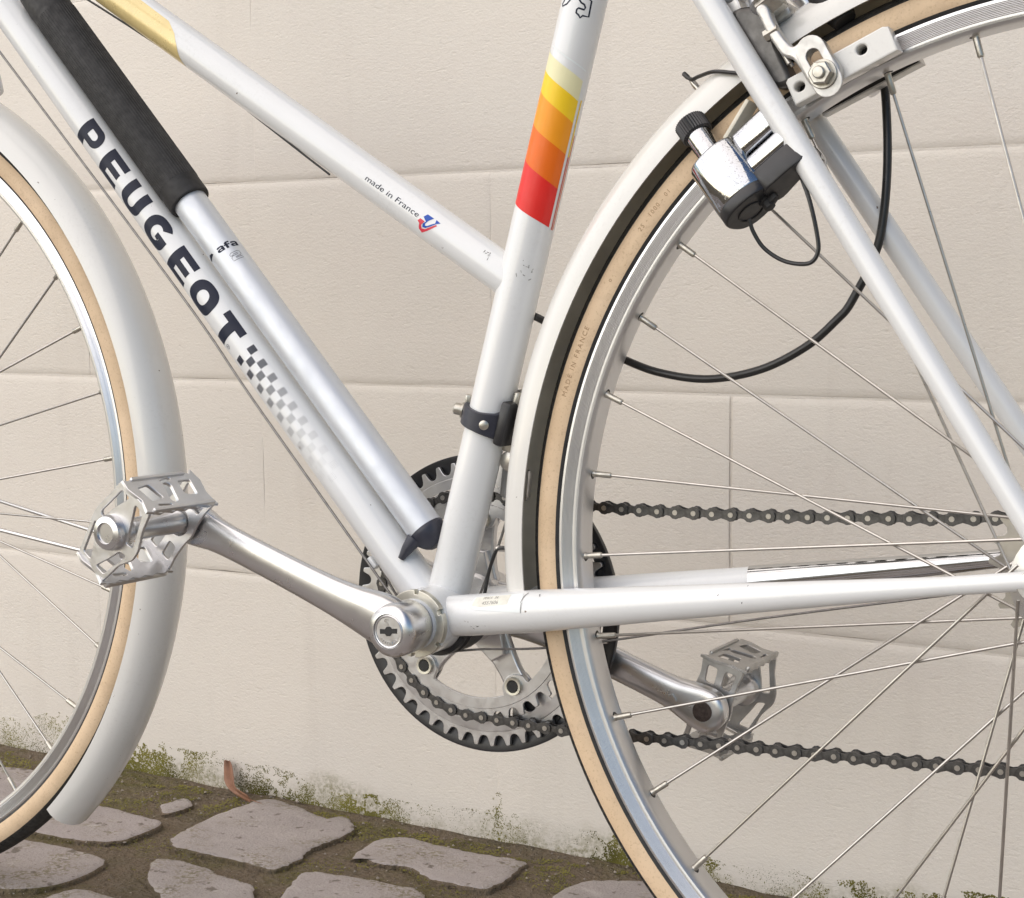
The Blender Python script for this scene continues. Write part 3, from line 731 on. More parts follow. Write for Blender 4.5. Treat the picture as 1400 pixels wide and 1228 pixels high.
# "made in France" and the tricolour mark on the top tube
V, F = text2d('made in France', 5.6, 0.0, 1.02, 0.12)
wd = max(v[0] for v in V)
decal(TT, None, 'small_lettering', INK, top_tube, flat=([(134.0 - v[0] * 50.5 / wd, RAD(TT, 0.8) + v[1], 0) for v in V], F), step=1.2)
bl = [(78.3, 26.8), (72.6, 27.0), (75.0, 12), (76.0, 0.5), (75.6, -5.0), (74.0, -2), (71.5, 10), (69.8, 17.5), (70.6, 28.0), (66.6, 26.3), (69.0, 17.0), (71.4, 3), (74.6, -10.4), (77.1, -13.4), (77.9, -4), (76.4, 6.5), (79.9, 14.0)]
decal(TT, [[(s, RAD(TT, ph)) for s, ph in bl]], 'emblem', STICK['blue'], top_tube, step=1.0)
rl = [(81.2, 5.4), (82.5, -4.3), (80.2, -8), (80.0, -18), (79.0, -24.5), (76.3, -29.6), (72.1, -9.4), (69.6, 3.0), (67.6, 16.9), (68.0, 6), (70.0, -6), (72.6, -18), (76.0, -24.0), (78.0, -17), (78.3, -7.5), (77.4, 4.9)]
rl = [(81.2, 5.4), (82.5, -4.3), (80.4, -9), (80.0, -18), (79.3, -24.5), (76.3, -31.0), (72.4, -14), (69.8, 0.0), (67.4, 14.9), (68.6, 15.5), (71.2, 2.5), (74.4, -13.4), (77.3, -18.6), (78.6, -10), (77.2, 4.9)]
decal(TT, [[(s, RAD(TT, ph)) for s, ph in rl]], 'emblem', STICK['rosered'], top_tube, step=1.0)
# pale gold flash further up the top tube and scuffs by the seat tube joint
decal(TT, [[(317, RAD(TT, -66)), (321, RAD(TT, -40)), (327, RAD(TT, -5)), (334, RAD(TT, 22)), (346, RAD(TT, 45)), (420, RAD(TT, 52)), (420, RAD(TT, -66))]], 'gold_flash', simple('decal_gold', (0.70, 0.56, 0.26), 0.3, 0.2, coat=0.4), top_tube)
rnd = random.Random(3)
def scuff(tb, parent, s, ph, n, sp, mat):
    V = []; F = []
    for i in range(n):
        cs, ct = s + rnd.gauss(0, sp), RAD(tb, ph) + rnd.gauss(0, sp * 0.5); a = rnd.uniform(0, pi); l = rnd.uniform(0.3, 1.4); wv = rnd.uniform(0.12, 0.35); o = len(V)
        for u_, v_ in ((-l, -wv), (l, -wv * .3), (l * .8, wv), (-l * .6, wv)): V.append((cs + u_ * cos(a) - v_ * sin(a), ct + u_ * sin(a) + v_ * cos(a), 0))
        F.append((o, o + 1, o + 2, o + 3))
    decal(tb, None, 'paint_scuff', mat, parent, flat=(V, F), lift=0.09, step=5)
DSC = simple('scuffed_metal', (0.10, 0.095, 0.09), 0.5, 0.3)
scuff(TT, top_tube, 24.5, 34, 7, 2.2, DSC); scuff(ST, seat_tube, 240, 30, 6, 3.5, PENCIL); scuff(ST, seat_tube, 237, 50, 5, 3, PENCIL); scuff(TT, top_tube, 70, -66, 3, 1.2, DSC)
# sticker with pencilled numbers on the chain stay
CS = Tube(CSL0, CSL1, 13.6); CS.b = -CS.b
decal(CS, [[(38, RAD(CS, 62)), (76, RAD(CS, 66)), (78, RAD(CS, 30)), (76.5, RAD(CS, 5)), (40, RAD(CS, 20)), (35, RAD(CS, 32))]], 'paper_sticker', STICK['clear'], cs_l, lift=0.25)
decal(CS, [[(39, RAD(CS, 60)), (67, RAD(CS, 63)), (66, RAD(CS, 30)), (44, RAD(CS, 27)), (37, RAD(CS, 33))]], 'paper_sticker', LABEL, cs_l, lift=0.32)
V, F = text2d('4557606', 3.6, 0.0, 1.0, 0.2); decal(CS, None, 'pencil_number', PENCIL, cs_l, flat=([(45 + v[0] * 1.05, RAD(CS, 33) + v[1], 0) for v in V], F), lift=0.4)
V, F = text2d('PMC5  34', 3.0, 0.0, 1.0, 0.2); decal(CS, None, 'pencil_number', PENCIL, cs_l, flat=([(45 + v[0], RAD(CS, 50) + v[1], 0) for v in V], F), lift=0.4)
decal(CS, [[(76.2, RAD(CS, 4)), (76.8, RAD(CS, 4)), (77.4, RAD(CS, 30)), (76.9, RAD(CS, 34)), (78.4, RAD(CS, 52)), (80.5, RAD(CS, 66)), (79.9, RAD(CS, 67)), (77.6, RAD(CS, 53)), (76.2, RAD(CS, 34)), (76.7, RAD(CS, 30))]], 'sticker_edge', PENCIL, cs_l, lift=0.3)
scuff(CS, cs_l, 40, -25, 5, 5, DSC); scuff(CS, cs_l, 90, 52, 3, 1.2, DSC); scuff(CS, cs_l, 235, 5, 3, 9, DSC)

# ---- wheels
def wheel(name, c, ph0, pattern, guard_c):
    c = np.array(c, float)
    w_ = empty(name, bike, tuple(c * 0.001))
    tread = []; tan = []
    sec = []                                   # tyre section: centre r 324.5, round 14
    for a in np.linspace(-141, 141, 42):
        t = radians(a); sec.append((324.2 + 14.0 * cos(t), 13.8 * sin(t)))
    sec = [(313.2, -8.8)] + sec + [(313.2, 8.8)]
    V, F = revolve(sec, 0, 360, 200, True)
    k = len(sec); mi = []
    for i in range(200):
        for j in range(k):
            y0 = 0.5 * (sec[j][1] + sec[(j + 1) % k][1]); r0 = 0.5 * (sec[j][0] + sec[(j + 1) % k][0]); ang = degrees(atan2(abs(y0), r0 - 324.2))
            mi.append(0 if ang < 61 else (1 if ang < 114 else 2))
    V2 = [(v[0], v[1], v[2]) for v in V]
    obj('tyre', V2, F, [TREAD, TAN, BLACKM], w_, mi=mi, angle=80)
    # ribs of the tread shoulder
    tv = []; tf = []
    for i in range(420):
        a = 2 * pi * i / 420; da = 2 * pi / 420 * 0.30
        for s in (-1, 1):
            o = len(tv)
            for (r, y, d) in ((336.9, 5.2 * s, -1), (336.9, 5.2 * s, 1), (333.0, 11.0 * s, 1), (333.0, 11.0 * s, -1)):
                rr = r + 0.1
                tv.append((rr * cos(a + d * da), y, rr * sin(a + d * da)))
            for (r, y, d) in ((337.2, 5.25 * s, -.6), (337.2, 5.25 * s, .6), (333.2, 11.25 * s, .6), (333.2, 11.25 * s, -.6)):
                tv.append((r * cos(a + d * da), y, r * sin(a + d * da)))
            tf += [(o + 4, o + 5, o + 6, o + 7), (o, o + 1, o + 5, o + 4), (o + 1, o + 2, o + 6, o + 5), (o + 2, o + 3, o + 7, o + 6), (o + 3, o, o + 4, o + 7)]
    tr = obj('tread_ribs', tv, tf, TREAD, w_, smooth=False); tr['kind'] = 'stuff'
    prof = [(317.2, -8.6), (317.5, -10.2), (316.6, -11.4), (315.0, -11.8)] + [(314.6 - 0.9 * q * 0.5 * 2 / 2, -11.75 + (0.32 if q % 2 else 0.0)) for q in range(18)] + [(305.6, -11.4), (304.4, -11.0), (303.0, -9.2), (302.2, -6.0), (302.0, 0), (302.2, 6.0), (303.0, 9.2), (304.4, 11.0), (306.0, 11.5), (314.5, 11.8), (316.6, 11.4), (317.5, 10.2), (317.2, 8.6), (309, 8.0), (307, 0), (309, -8.0)]
    V, F = revolve(prof, 0, 360, 220, True)
    obj('rim', V, F, RIM, w_, angle=28)
    fl = (-33.0, 22.0) if name == 'rear_wheel' else (-31.0, 31.0)
    hub = MB()
    hub.add(lathe((0, -66 if name == 'rear_wheel' else -48, 0), (0, 1, 0), [(5, 0), (5, 14), (11, 14), (13, 28), (27, 31.5), (31, 32), (31, 35), (26, 36), (13, 42), (12, 60), (13, 84), (26, 87), (31, 87.5), (31, 90.5), (26, 91), (13, 95), (10, 118), (5, 119), (5, 132)] if name == 'rear_wheel' else [(5, 0), (5, 8), (9, 8), (12, 12), (24, 15.5), (24, 18.5), (12, 22), (11, 48), (12, 74), (24, 77.5), (24, 80.5), (12, 84), (9, 88), (5, 88), (5, 96)], 40))
    hub.build('hub', ALLOY, w_)
    rf = 28.0 if name == 'rear_wheel' else 21.0
    # four spoke shapes (two flanges, two leanings) shared by 36 spokes
    shapes = {}
    for side in (0, 1):
        for ln in (-1, 1):
            a = radians(60 * ln); h = np.array([rf * cos(a), fl[side] + (1.6 if ln > 0 else -1.6), rf * sin(a)])
            e = np.array([303.0, -2.6 if side == 0 else 2.6, 0.0]); d = unit(h - e)
            mb = MB(); mb.add(tube([e + d * 13.0, h], 0.95, 8), 0)
            V, F = lathe(e - d * 3.0, d, [(2.9, 0), (2.9, 3.4), (2.1, 4.4), (1.95, 6), (1.95, 15.6), (1.5, 16.4), (1.0, 16.6)], 12); mb.add((V, F), 1)
            mb.add(lathe(e + d * 0.2, d, [(4.0, -1.0), (3.6, 0.5), (2.2, 0.9)], 14), 2)
            shapes[(side, ln)] = mesh('spoke', mb.V, mb.F, [STEEL, ZINC, DARKHOLE], mi=mb.mi)
    for k_ in range(36):
        th = ph0 + 10 * k_; side = k_ % 2; ln = pattern[k_ % 4]
        o = bpy.data.objects.new('spoke', shapes[(side, ln)]); link(o, w_)
        t = radians(th)
        o.matrix_local = Matrix(((cos(t), 0, -sin(t), 0), (0, 1, 0, 0), (sin(t), 0, cos(t), 0), (0, 0, 0, 1)))
    return w_
rear = wheel('rear_wheel', (0, 0, 0), 141.972, {0: -1, 1: 1, 2: 1, 3: -1}, None)
front = wheel('front_wheel', FH, 7.0, {0: -1, 1: 1, 2: 1, 3: -1}, None)
# moulded writing on the rear tyre sidewall
def tyre_text(body, size, a_mid, flip=1):
    V, F = text2d(body, size, 0.0, 1.35)
    x0 = (min(v[0] for v in V) + max(v[0] for v in V)) / 2
    bm = bmesh.new(); vs = [bm.verts.new(v) for v in V]
    for f in F:
        try: bm.faces.new([vs[i] for i in f])
        except ValueError: pass
    V2 = []
    for v in bm.verts:
        q = radians(48) + 0
        h = v.co.y                                  # 0..size: towards the tread
        t = radians(92 - h * 4.3)                 # section angle on the tyre
        r = 324.2 + 14.15 * cos(t); y_ = -13.95 * sin(t)
        a = radians(a_mid) - (v.co.x - x0) / 326.0
        V2.append((r * cos(a), y_, r * sin(a)))
    bm.verts.index_update(); F2 = [tuple(x.index for x in f.verts) for f in bm.faces]; bm.free()
    obj('sidewall_lettering', V2, F2, TANINK, rear, smooth=False)
tyre_text('MADE IN FRANCE', 4.6, 159.4)
tyre_text('25 - 1000 - 01', 3.9, 140.5); tyre_text('o', 4.0, 149.5)

# ---- mudguards
def mudguard(name, c, a0, a1, lab=None):
    out = [(338.6, -21.2), (344, -21.0), (350, -19.0), (355.2, -14.2), (358.6, -8.0), (360.0, 0), (358.6, 8.0), (355.2, 14.2), (350, 19.0), (344, 21.0), (338.6, 21.2)]
    inn = [(338.6, 20.0), (344, 19.7), (349.4, 17.7), (354.2, 13.2), (357.4, 7.4), (358.7, 0), (357.4, -7.4), (354.2, -13.2), (349.4, -17.7), (344, -19.7), (338.6, -20.0)]
    prof = out + inn; n = 120
    V, F = revolve(prof, a0, a1, n, True, tuple(c)); k = len(prof); mi = []
    for i in range(n):
        for j in range(k): mi.append(0 if j < len(out) - 1 or j in (len(out) - 1, k - 1) else 1)
    mi += [0, 0]
    return obj(name, V, F, [GUARD_WHITE, GUARD_IN], bike, mi=mi, angle=60)
rg = mudguard('rear_mudguard', (0, 0, 0), 187.5, -8)
fg = mudguard('front_mudguard', FH, 128, -46)
def rod(name, pts, r, mat, parent, n=10, k=8):
    return obj(name, *tube(crom(pts, k) if len(pts) > 2 else [np.array(p, float) for p in pts], r, n), mat, parent)
for c, a, g, hubz in ((np.array((0, 0, 0)), 28, rg, 64), (FH, -7, fg, 50)):
    for s in (-1, 1):
        e = c + np.array((342 * cos(radians(a)), 20.5 * s, 342 * sin(radians(a))))
        rod('guard_stay', [c + np.array((10, hubz * s, 6)), e], 1.6, ALLOY_M, g)
obj('stay_clip', *box(FH + np.array((344 * cos(radians(-7)), -21, 344 * sin(radians(-7)))), (cos(radians(-7)), 0, sin(radians(-7))), (0, 1, 0), (-sin(radians(-7)), 0, cos(radians(-7))), 12, 4, 8, 1.0), ALLOY_CAST, fg)

# ---- fork, stem, bars, saddle (ahead of and above the frame of view)
hd = unit(HT1 - HT0); crown = HT0 - hd * 10
for s in (-1, 1):
    rod('fork_blade', [crown + np.array((0, 24 * s, 0)), crown + np.array((-40, 34 * s, -110)), (-975, 44 * s, 95), FH + np.array((0, 48 * s, 2))], [11 - 5.0 * max(0, i / 24 - 0.3) for i in range(25)], PAINT, bike, 24)
obj('fork_crown', *box(crown, (1, 0, 0.3), (0, 1, 0), (-0.3, 0, 1), 26, 66, 22, 5), PAINT, bike)
obj('stem', *tube([HT1, HT1 + hd * 62, HT1 + hd * 78 + np.array((-30, 0, 4)), HT1 + hd * 80 + np.array((-85, 0, 6))], [11, 11, 13, 14], 24), ALLOY, bike)
sc_ = HT1 + hd * 80 + np.array((-85, 0, 6))
rod('handlebar', [sc_ + np.array((130, -265, 30)), sc_ + np.array((20, -240, 32)), sc_ + np.array((-10, -160, 25)), sc_ + np.array((0, -60, 0)), sc_ + np.array((0, 60, 0)), sc_ + np.array((-10, 160, 25)), sc_ + np.array((20, 240, 32)), sc_ + np.array((130, 265, 30))], 11.0, ALLOY, bike, 20, 10)
for s in (-1, 1): rod('grip', [sc_ + np.array((135, 265 * s, 30)), sc_ + np.array((30, 243 * s, 32.5))], 15, BLACKM, bike, 20)
obj('seat_post', *cyl(seat_top - ST.a * 40, seat_top + ST.a * 120, 12.8, 28), ALLOY, bike)
sp0 = seat_top + ST.a * 128
sad = smooth2([(-150, 0), (-140, 18), (-60, 24), (20, 55), (90, 78), (118, 60), (120, 0), (118, -60), (90, -78), (20, -55), (-60, -24), (-140, -18)], 5)
V, F = flat2d([sad], 44, 14, 4); obj('saddle', [(sp0[0] + v[0], v[1], sp0[2] + 22 + v[2] + 10 * ((v[0] - 20) / 120) ** 2) for v in V], F, BLACKM, bike)
obj('seat_clamp', *lathe(seat_top - ST.a * 12, ST.a, [(14.4, 0), (17, 1), (17, 13), (14.4, 14)], 32), ALLOY, bike)

# ---- chainset (drive side, beyond the frame)
def toothed(teeth, pitch_r, y_tip, valley, tip, ph):
    L = []
    for i in range(teeth):
        a = 2 * pi * i / teeth + ph; p = 2 * pi / teeth
        for f, r in ((-0.50, valley), (-0.40, valley + 0.15), (-0.30, valley + 0.9), (-0.22, valley + 2.6), (-0.12, tip - 0.5), (-0.06, tip), (0.06, tip), (0.12, tip - 0.5), (0.22, valley + 2.6), (0.30, valley + 0.9), (0.40, valley + 0.15)):
            L.append((BB[0] + r * cos(a + f * p), BB[2] + r * sin(a + f * p)))
    return L
PIN_A = radians(-131.8); NT = 39; PR = 78.9
arm_a = [radians(-59.5 + 72 * i) for i in range(5)]
outer_loops = [toothed(48, 97.1, 0, 93.6, 101.2, radians(-99.6)), circle2(BB[0], BB[2], 84.0, 96)]
chainset = empty('chainset', bike, tuple(BB * 0.001))
def rel(vf, c=BB): return [np.array(v) - c for v in vf[0]], vf[1]
mb = MB(); mb.add(rel(plate_y(outer_loops, 3.0, 0.4, 46.5)))
mb.add(rel(revolve([(83.5, 44.2), (90.5, 44.6), (91.5, 45.6), (91.5, 47), (83.5, 47)], 0, 360, 120, True, tuple(BB))))
for a in arm_a:                                # inner tabs that reach the bolts
    u = np.array((cos(a), 0, sin(a))); v = np.array((-sin(a), 0, cos(a)))
    t = plate([smooth2([(85.5, -17), (85.5, 17), (70, 11), (57, 8), (54, 0), (57, -8), (70, -11)], 4), circle2(62, 0, 4.6, 20), circle2(77.6, 0, 5.2, 20)], 2.4, 0.3, BB + [0, 46.3, 0], u, v, np.array((0, -1, 0)))
    mb.add(rel(t))
mb.build('outer_chainring', ALLOY_M, chainset)
inner_loops = [toothed(NT, PR, 0, PR - 3.7, PR + 3.4, PIN_A + pi / NT), circle2(BB[0], BB[2], 65.2, 96)]
mb = MB(); mb.add(rel(plate_y(inner_loops, 2.6, 0.35, 39.5)))
mb.add(rel(revolve([(65.4, 37.6), (72.6, 37.6), (73.0, 38.2), (73.0, 39.5), (65.4, 39.5)], 0, 360, 120, True, tuple(BB))))
for a in arm_a:
    u = np.array((cos(a), 0, sin(a))); v = np.array((-sin(a), 0, cos(a)))
    mb.add(rel(plate([smooth2([(69, -17), (69, 17), (64, 11), (58, 8.5), (54, 0), (58, -8.5), (64, -11)], 4), circle2(62, 0, 4.6, 20)], 2.9, 0.3, BB + [0, 39.1, 0], u, v, np.array((0, -1, 0)))))
mb.build('inner_chainring', ALLOY_M, chainset)
for a in arm_a:
    p = np.array((62 * cos(a), 0, 62 * sin(a)))
    mb = MB(); mb.add(lathe(p + [0, 34.8, 0], (0, 1, 0), [(3.6, 2.6), (4.6, 0.2), (6.2, 0), (6.4, 0.6), (6.4, 3), (3.0, 3.2), (3.0, 8), (3.6, 9)], 24), 0)
    mb.add(cyl(p + [0, 35.6, 0], p + [0, 38, 0], 3.7, 16), 1)
    mb.build('chainring_bolt', [NICKEL, DARKHOLE], chainset)
mb = MB(); mb.add(lathe((0, 28, 0), (0, 1, 0), [(16, 0), (20, 1), (24, 6), (25, 12), (22, 34), (16, 38)], 40))
for a in arm_a:
    u = np.array((cos(a), 0, sin(a))); v = np.array((-sin(a), 0, cos(a)))
    mb.add(plate([smooth2([(14, -14), (14, 14), (30, 11), (50, 8.6), (62, 8.8), (68.5, 5), (68.5, -5), (62, -8.8), (50, -8.6), (30, -11)], 4)], 6.0, 1.4, (0, 43.2, 0), u, v, np.array((0, -1, 0)), 2))
    mb.add(plate([[(20, -13), (20, 13), (40, 6), (40, -6)]], 8.0, 1.0, (0, 38.0, 0), u, v, np.array((0, -1, 0)), 2))
mb.build('spider', ALLOY_M, chainset)
V, F = revolve([(93.8, 50.5), (99, 49.2), (104.5, 47.2), (105.8, 47.6), (106.0, 50), (105.0, 53), (99, 54), (93.8, 53.5)], 0, 360, 160, True, tuple(BB))
obj('chain_guard_ring', *rel((V, F)), BLACKP, chainset)
for a in arm_a:
    p = np.array((77.6 * cos(a), 0, 77.6 * sin(a)))
    obj('guard_lug', *plate([smooth2([(70, -8), (70, 8), (96, 15), (96, -15)], 4)], 3.0, 0.5, (0, 50.5, 0), np.array((cos(a), 0, sin(a))), np.array((-sin(a), 0, cos(a))), np.array((0, -1, 0))), BLACKP, chainset)

# ---- cranks
def crank(name, ang, side, parent):
    """lofted tapering arm; side -1 = near (left), +1 = far (right)"""
    d = np.array((cos(ang), 0, sin(ang))); v = np.array((-sin(ang), 0, cos(ang))); y = np.array((0, 1.0, 0)) * side
    secs = [(-10, 14, 11, 57, 2.6), (0, 31, 20, 57.5, 2.6), (12, 34.0, 21.5, 58, 2.6), (22, 32.0, 20.5, 59.5, 2.6), (34, 28.0, 17.6, 62.5, 2.6), (55, 24.4, 14.8, 66, 2.5), (90, 22.4, 13.4, 70, 2.4), (125, 22.0, 12.8, 74, 2.4), (144, 23.2, 12.8, 76, 2.8), (154, 26.4, 13.4, 77, 3.4), (163, 29.2, 13.8, 77.6, 4.5), (170, 30.0, 14.0, 78, 5), (175, 28.6, 14.0, 78, 5), (179.5, 24.0, 13.6, 78, 4), (183, 16.0, 12.4, 78, 3), (185, 6, 9, 78, 2.5)]
    P = crom([np.array(s[:3], float) for s in secs], 5); C = crom([np.array((s[0], s[3], s[4])) for s in secs], 5)
    V = []; F = []; n = 28
    for p, c in zip(P, C):
        s, w_, t_ = p; off = c[1]
        for j in range(n):
            a = 2 * pi * j / n; e = 2 / c[2]
            cx = abs(cos(a)) ** e * (1 if cos(a) >= 0 else -1); sx = abs(sin(a)) ** e * (1 if sin(a) >= 0 else -1)
            V.append(BB + d * s + v * (w_ / 2 * cx) + y * (off + t_ / 2 * sx))
    for i in range(len(P) - 1):
        for j in range(n): F.append((i * n + j, i * n + (j + 1) % n, (i + 1) * n + (j + 1) % n, (i + 1) * n + j))
    F.append(tuple(range(n))[::-1]); F.append(tuple((len(P) - 1) * n + j for j in range(n)))
    mb = MB(); mb.add((V, F))
    mb.add(lathe(BB + y * 44, y, [(13, 0), (16.6, 0.4), (17.2, 1.4), (17.6, 14), (17.6, 21), (16.6, 24), (14.6, 26), (11.6, 26.6), (11.2, 25.6), (2, 25.4)], 48))
    return mb.build(name, ALLOY, parent, angle=50), d, v
TH = radians(-21.84)
cl, dl_, vl_ = crank('crank_arm', TH + pi, -1, bike)
cr, dr_, vr_ = crank('crank_arm', TH, 1, bike)
# dust cap with a slot
cap = MB(); cap.add(lathe(BB + [0, -69.2, 0], (0, -1, 0), [(10.9, 0), (10.9, 0.9), (10.2, 1.5), (9.6, 1.3), (9.4, 0.9), (1, 0.9)], 40))
cap = cap.build('dust_cap', ALLOY_M, cl)
obj('dust_cap_slot', *plate_y([[(BB[0] - 6.4, BB[2] - 1.9), (BB[0] - 2.6, BB[2] - 1.6), (BB[0] - 1.2, BB[2] - 3.0), (BB[0] + 1.4, BB[2] - 2.6), (BB[0] + 2.6, BB[2] - 0.8), (BB[0] + 6.4, BB[2] - 0.6), (BB[0] + 6.4, BB[2] + 2.6), (BB[0] + 2.6, BB[2] + 2.2), (BB[0] + 1.2, BB[2] + 3.4), (BB[0] - 1.4, BB[2] + 3.0), (BB[0] - 2.6, BB[2] + 1.4), (BB[0] - 6.4, BB[2] + 1.2)]], 0.5, 0.0, -70.3), DARKHOLE, cl)
V, F = text2d('S', 8.0, 0.12); obj('embossed_mark', [(BB[0] - 3.4 + v[0], -70.35, BB[2] + 3.4 + v[1] * 0.85) for v in V], F, ALLOY, cl)
for a in np.linspace(radians(222), radians(318), 8):
    obj('embossed_mark', *box(BB + [7.6 * cos(a), -70.3, 7.6 * sin(a)], (cos(a), 0, sin(a)), (0, 1, 0), (-sin(a), 0, cos(a)), 1.8, 0.4, 0.5), ALLOY, cl)
# pedal eye on the far crank (hex socket seen from behind)
PR_C = BB + dr_ * 170; PL_C = BB + dl_ * 170
obj('pedal_socket', *lathe(PR_C + [0, 70.75, 0], (0, -1, 0), [(6.9, -2), (6.9, 0.25), (6.6, 0.3), (3.4, 0.3), (3.2, 0.1), (0.5, 0.1)], 24), simple('oxidised_steel', (0.06, 0.045, 0.04), 0.5, 0.6, var=0.4, scale=400), cr)
mb = MB(); rnd = random.Random(8)
for i in range(16):
    q = -40 + i * 1.35; a = rnd.uniform(0.6, 2.6)
    mb.add(box(PR_C + dr_ * q + vr_ * rnd.uniform(-1.5, 2.5) + np.array((0, 69.2, 0)), dr_ * cos(a) + vr_ * sin(a), (0, 1, 0), -dr_ * sin(a) + vr_ * cos(a), rnd.uniform(1.2, 3.2), 1.4, 0.4))
mb.build('stamped_mark', ALLOY_CAST, cr)

# ---- pedals: alloy cage round a spindle barrel
def pedal(c, side, rot, name):
    c = np.array(c, float); y = np.array((0, 1.0, 0)) * side
    U = np.array((cos(rot), 0, sin(rot))); Wv = np.array((-sin(rot), 0, cos(rot)))     # U: along the tread plates, W: plate normal
    p = empty(name, bike, tuple(c * 0.001)); y0, y1 = 92.0, 160.0
    mb = MB()
    mb.add(lathe(y * 80, y, [(4.5, 0), (6.8, 0.5), (6.8, 6), (9.0, 7), (9.0, 11), (7.8, 13), (7.4, 40), (7.8, 62), (10.2, 66), (11.6, 69), (11.6, 80), (10.6, 83), (7, 84), (6.6, 82.6), (1, 82.6)], 32))
    mb.build('spindle_barrel', ALLOY, p)
    H = 31.5; hw = 15.5
    def rr(P, c=1.6):                          # polygon with clipped corners: crisp stamped metal
        P = [np.array(p, float) for p in P]; out = []
        for i in range(len(P)):
            a, b, d = P[i - 1], P[i], P[(i + 1) % len(P)]
            out += [tuple(b + unit(a - b) * min(c, np.linalg.norm(a - b) * 0.4)), tuple(b + (unit(a - b) + unit(d - b)) * c * 0.28), tuple(b + unit(d - b) * min(c, np.linalg.norm(d - b) * 0.4))]
        return out
    inn = rr([(-hw, H), (hw, H), (13.5, 20), (13.5, 8), (15, 0), (13.5, -8), (13, -20), (hw - 1, -H), (-hw + 1, -H), (-13, -20), (-16, -8), (-17, 0), (-16, 8), (-14, 20)], 2.2)
    inh = [rr([(-10.5, 27), (-3, 27), (-2.5, 15), (-9.5, 15)]), rr([(3, 27), (10.5, 27), (9.5, 15), (2.5, 15)]), rr([(-9.5, -15), (-2.5, -15), (-3, -27), (-10, -27)]), rr([(2.5, -15), (9.5, -15), (10, -27), (3, -27)])]
    outp = rr([(-hw, H), (hw, H), (18, 18), (23.5, 5), (23.5, -3), (17, -14), (hw - 2, -H), (-hw + 2, -H), (-17, -14), (-20, -3), (-20, 5), (-17, 18)], 2.4)
    outh = [rr([(3, 27), (11, 27), (19, 4), (13, 2), (9, 13)]), rr([(-3, 27), (-11, 27), (-16, 4), (-12, 2), (-9, 13)]), rr([(12, -6), (18, -4), (11, -27), (3, -27), (9, -14)]), rr([(-12, -6), (-16, -4), (-11, -27), (-3, -27), (-9, -14)])]
    for yy, out, holes in ((y0 + 2, inn, inh), (y1 - 4, outp, outh)):
        mbp = MB(); mbp.add(plate([out, circle2(0, 0, 9.6 if yy < 120 else 10.8, 28)] + holes, 2.4, 0.35, y * yy, U, Wv, y, 0))
        mbp.build('side_plate', PEDALM if side > 0 else ALLOY_M, p)
    for sg in (1, -1):
        o = Wv * (H * sg) + y * ((y0 + y1) / 2); Ly = y1 - y0
        out = [(-17, -Ly / 2), (-6, -Ly / 2 - 1.5), (6, -Ly / 2 + 3), (17, -Ly / 2 + 1)] + [(16 + (1.6 if i % 2 else 0.0), -Ly / 2 + 5 + i * (Ly - 10) / 10) for i in range(11)] + [(15, Ly / 2), (5, Ly / 2 - 4), (-6, Ly / 2), (-14, Ly / 2 - 2)] + [(-13 - (1.6 if i % 2 else 0.0), Ly / 2 - 6 - i * (Ly - 10) / 10) for i in range(11)]
        holes = [rr([(-8, -26), (6, -22), (4, -11), (-8, -14)]), stadium(1, 0, 12, 3.2, radians(20)), rr([(-8, 14), (5, 10), (7, 22), (-6, 25)]), stadium(-10, -4, 8, 1.4, radians(80)), stadium(11.5, 14, 9, 1.3, radians(95))]
        mbp = MB(); mbp.add(plate([out] + holes, 2.4, 0.35, o, U, y, Wv * sg, 0))
        mbp.add(box(Wv * ((H + 1.6) * sg) + U * 15.5 + y * (y0 + 34), U, y, Wv, 3.0, 58, 4.2, 1.0)); mbp.add(box(Wv * ((H + 1.0) * sg) - U * 13.5 + y * (y0 + 34), U, y, Wv, 2.6, 50, 3.4, 0.9))
        mbp.build('cage_plate', PEDALM if side > 0 else ALLOY_M, p)
    return p
pedal(PR_C + np.array((0, -6, 0)), 1, radians(-16), 'pedal')
pedal(PL_C + np.array((0, 6, 0)), -1, radians(-40), 'pedal')

# ---- chain: every link its own piece
cog_r, cog_y, ch_y = 28.5, 50.0, 40.4
path = []
for a in np.arange(degrees(PIN_A), -86.0, 1.0):
    path.append((BB[0] + PR * cos(radians(a)), BB[2] + PR * sin(radians(a))))
low = crom([(BB[0] + PR * cos(radians(-86)), 0, BB[2] + PR * sin(radians(-86))), (-330, 0, -138.6), (-286, 0, -136.6), (-172, 0, -132.6), (-60, 0, -128.2), (22, 0, -124.5)], 24)
path += [(p[0], p[2]) for p in low[1:]]
lp = (24.0, -101.0)                            # lower jockey
for a in np.arange(-88, 75, 4): path.append((lp[0] + 23.0 * cos(radians(a)), lp[1] + 23.0 * sin(radians(a))))
path += [(14, -72), (4, -62)]
up_ = (22.0, -54.0)
for a in np.arange(215, 110, -5): path.append((up_[0] + 21 * cos(radians(a)), up_[1] + 21 * sin(radians(a))))
for a in np.arange(-62, 94, 4): path.append((cog_r * cos(radians(a)), cog_r * sin(radians(a))))
upr = crom([(0, 0, 28.5), (-70, 0, 22.3), (-155, 0, 18.2), (-220, 0, 16.3), (-280, 0, 15.7), (-340, 0, 16.8), (BB[0] + PR * cos(radians(80)), 0, BB[2] + PR * sin(radians(80)))], 20)
path += [(p[0], p[2]) for p in upr[1:]]
for a in np.arange(81, 360 + degrees(PIN_A) + 0.01, 1.0): path.append((BB[0] + PR * cos(radians(a)), BB[2] + PR * sin(radians(a))))
path = np.array(path); seg = np.hypot(*np.diff(np.vstack([path, path[:1]]), axis=0).T); S = np.concatenate([[0], np.cumsum(seg)])
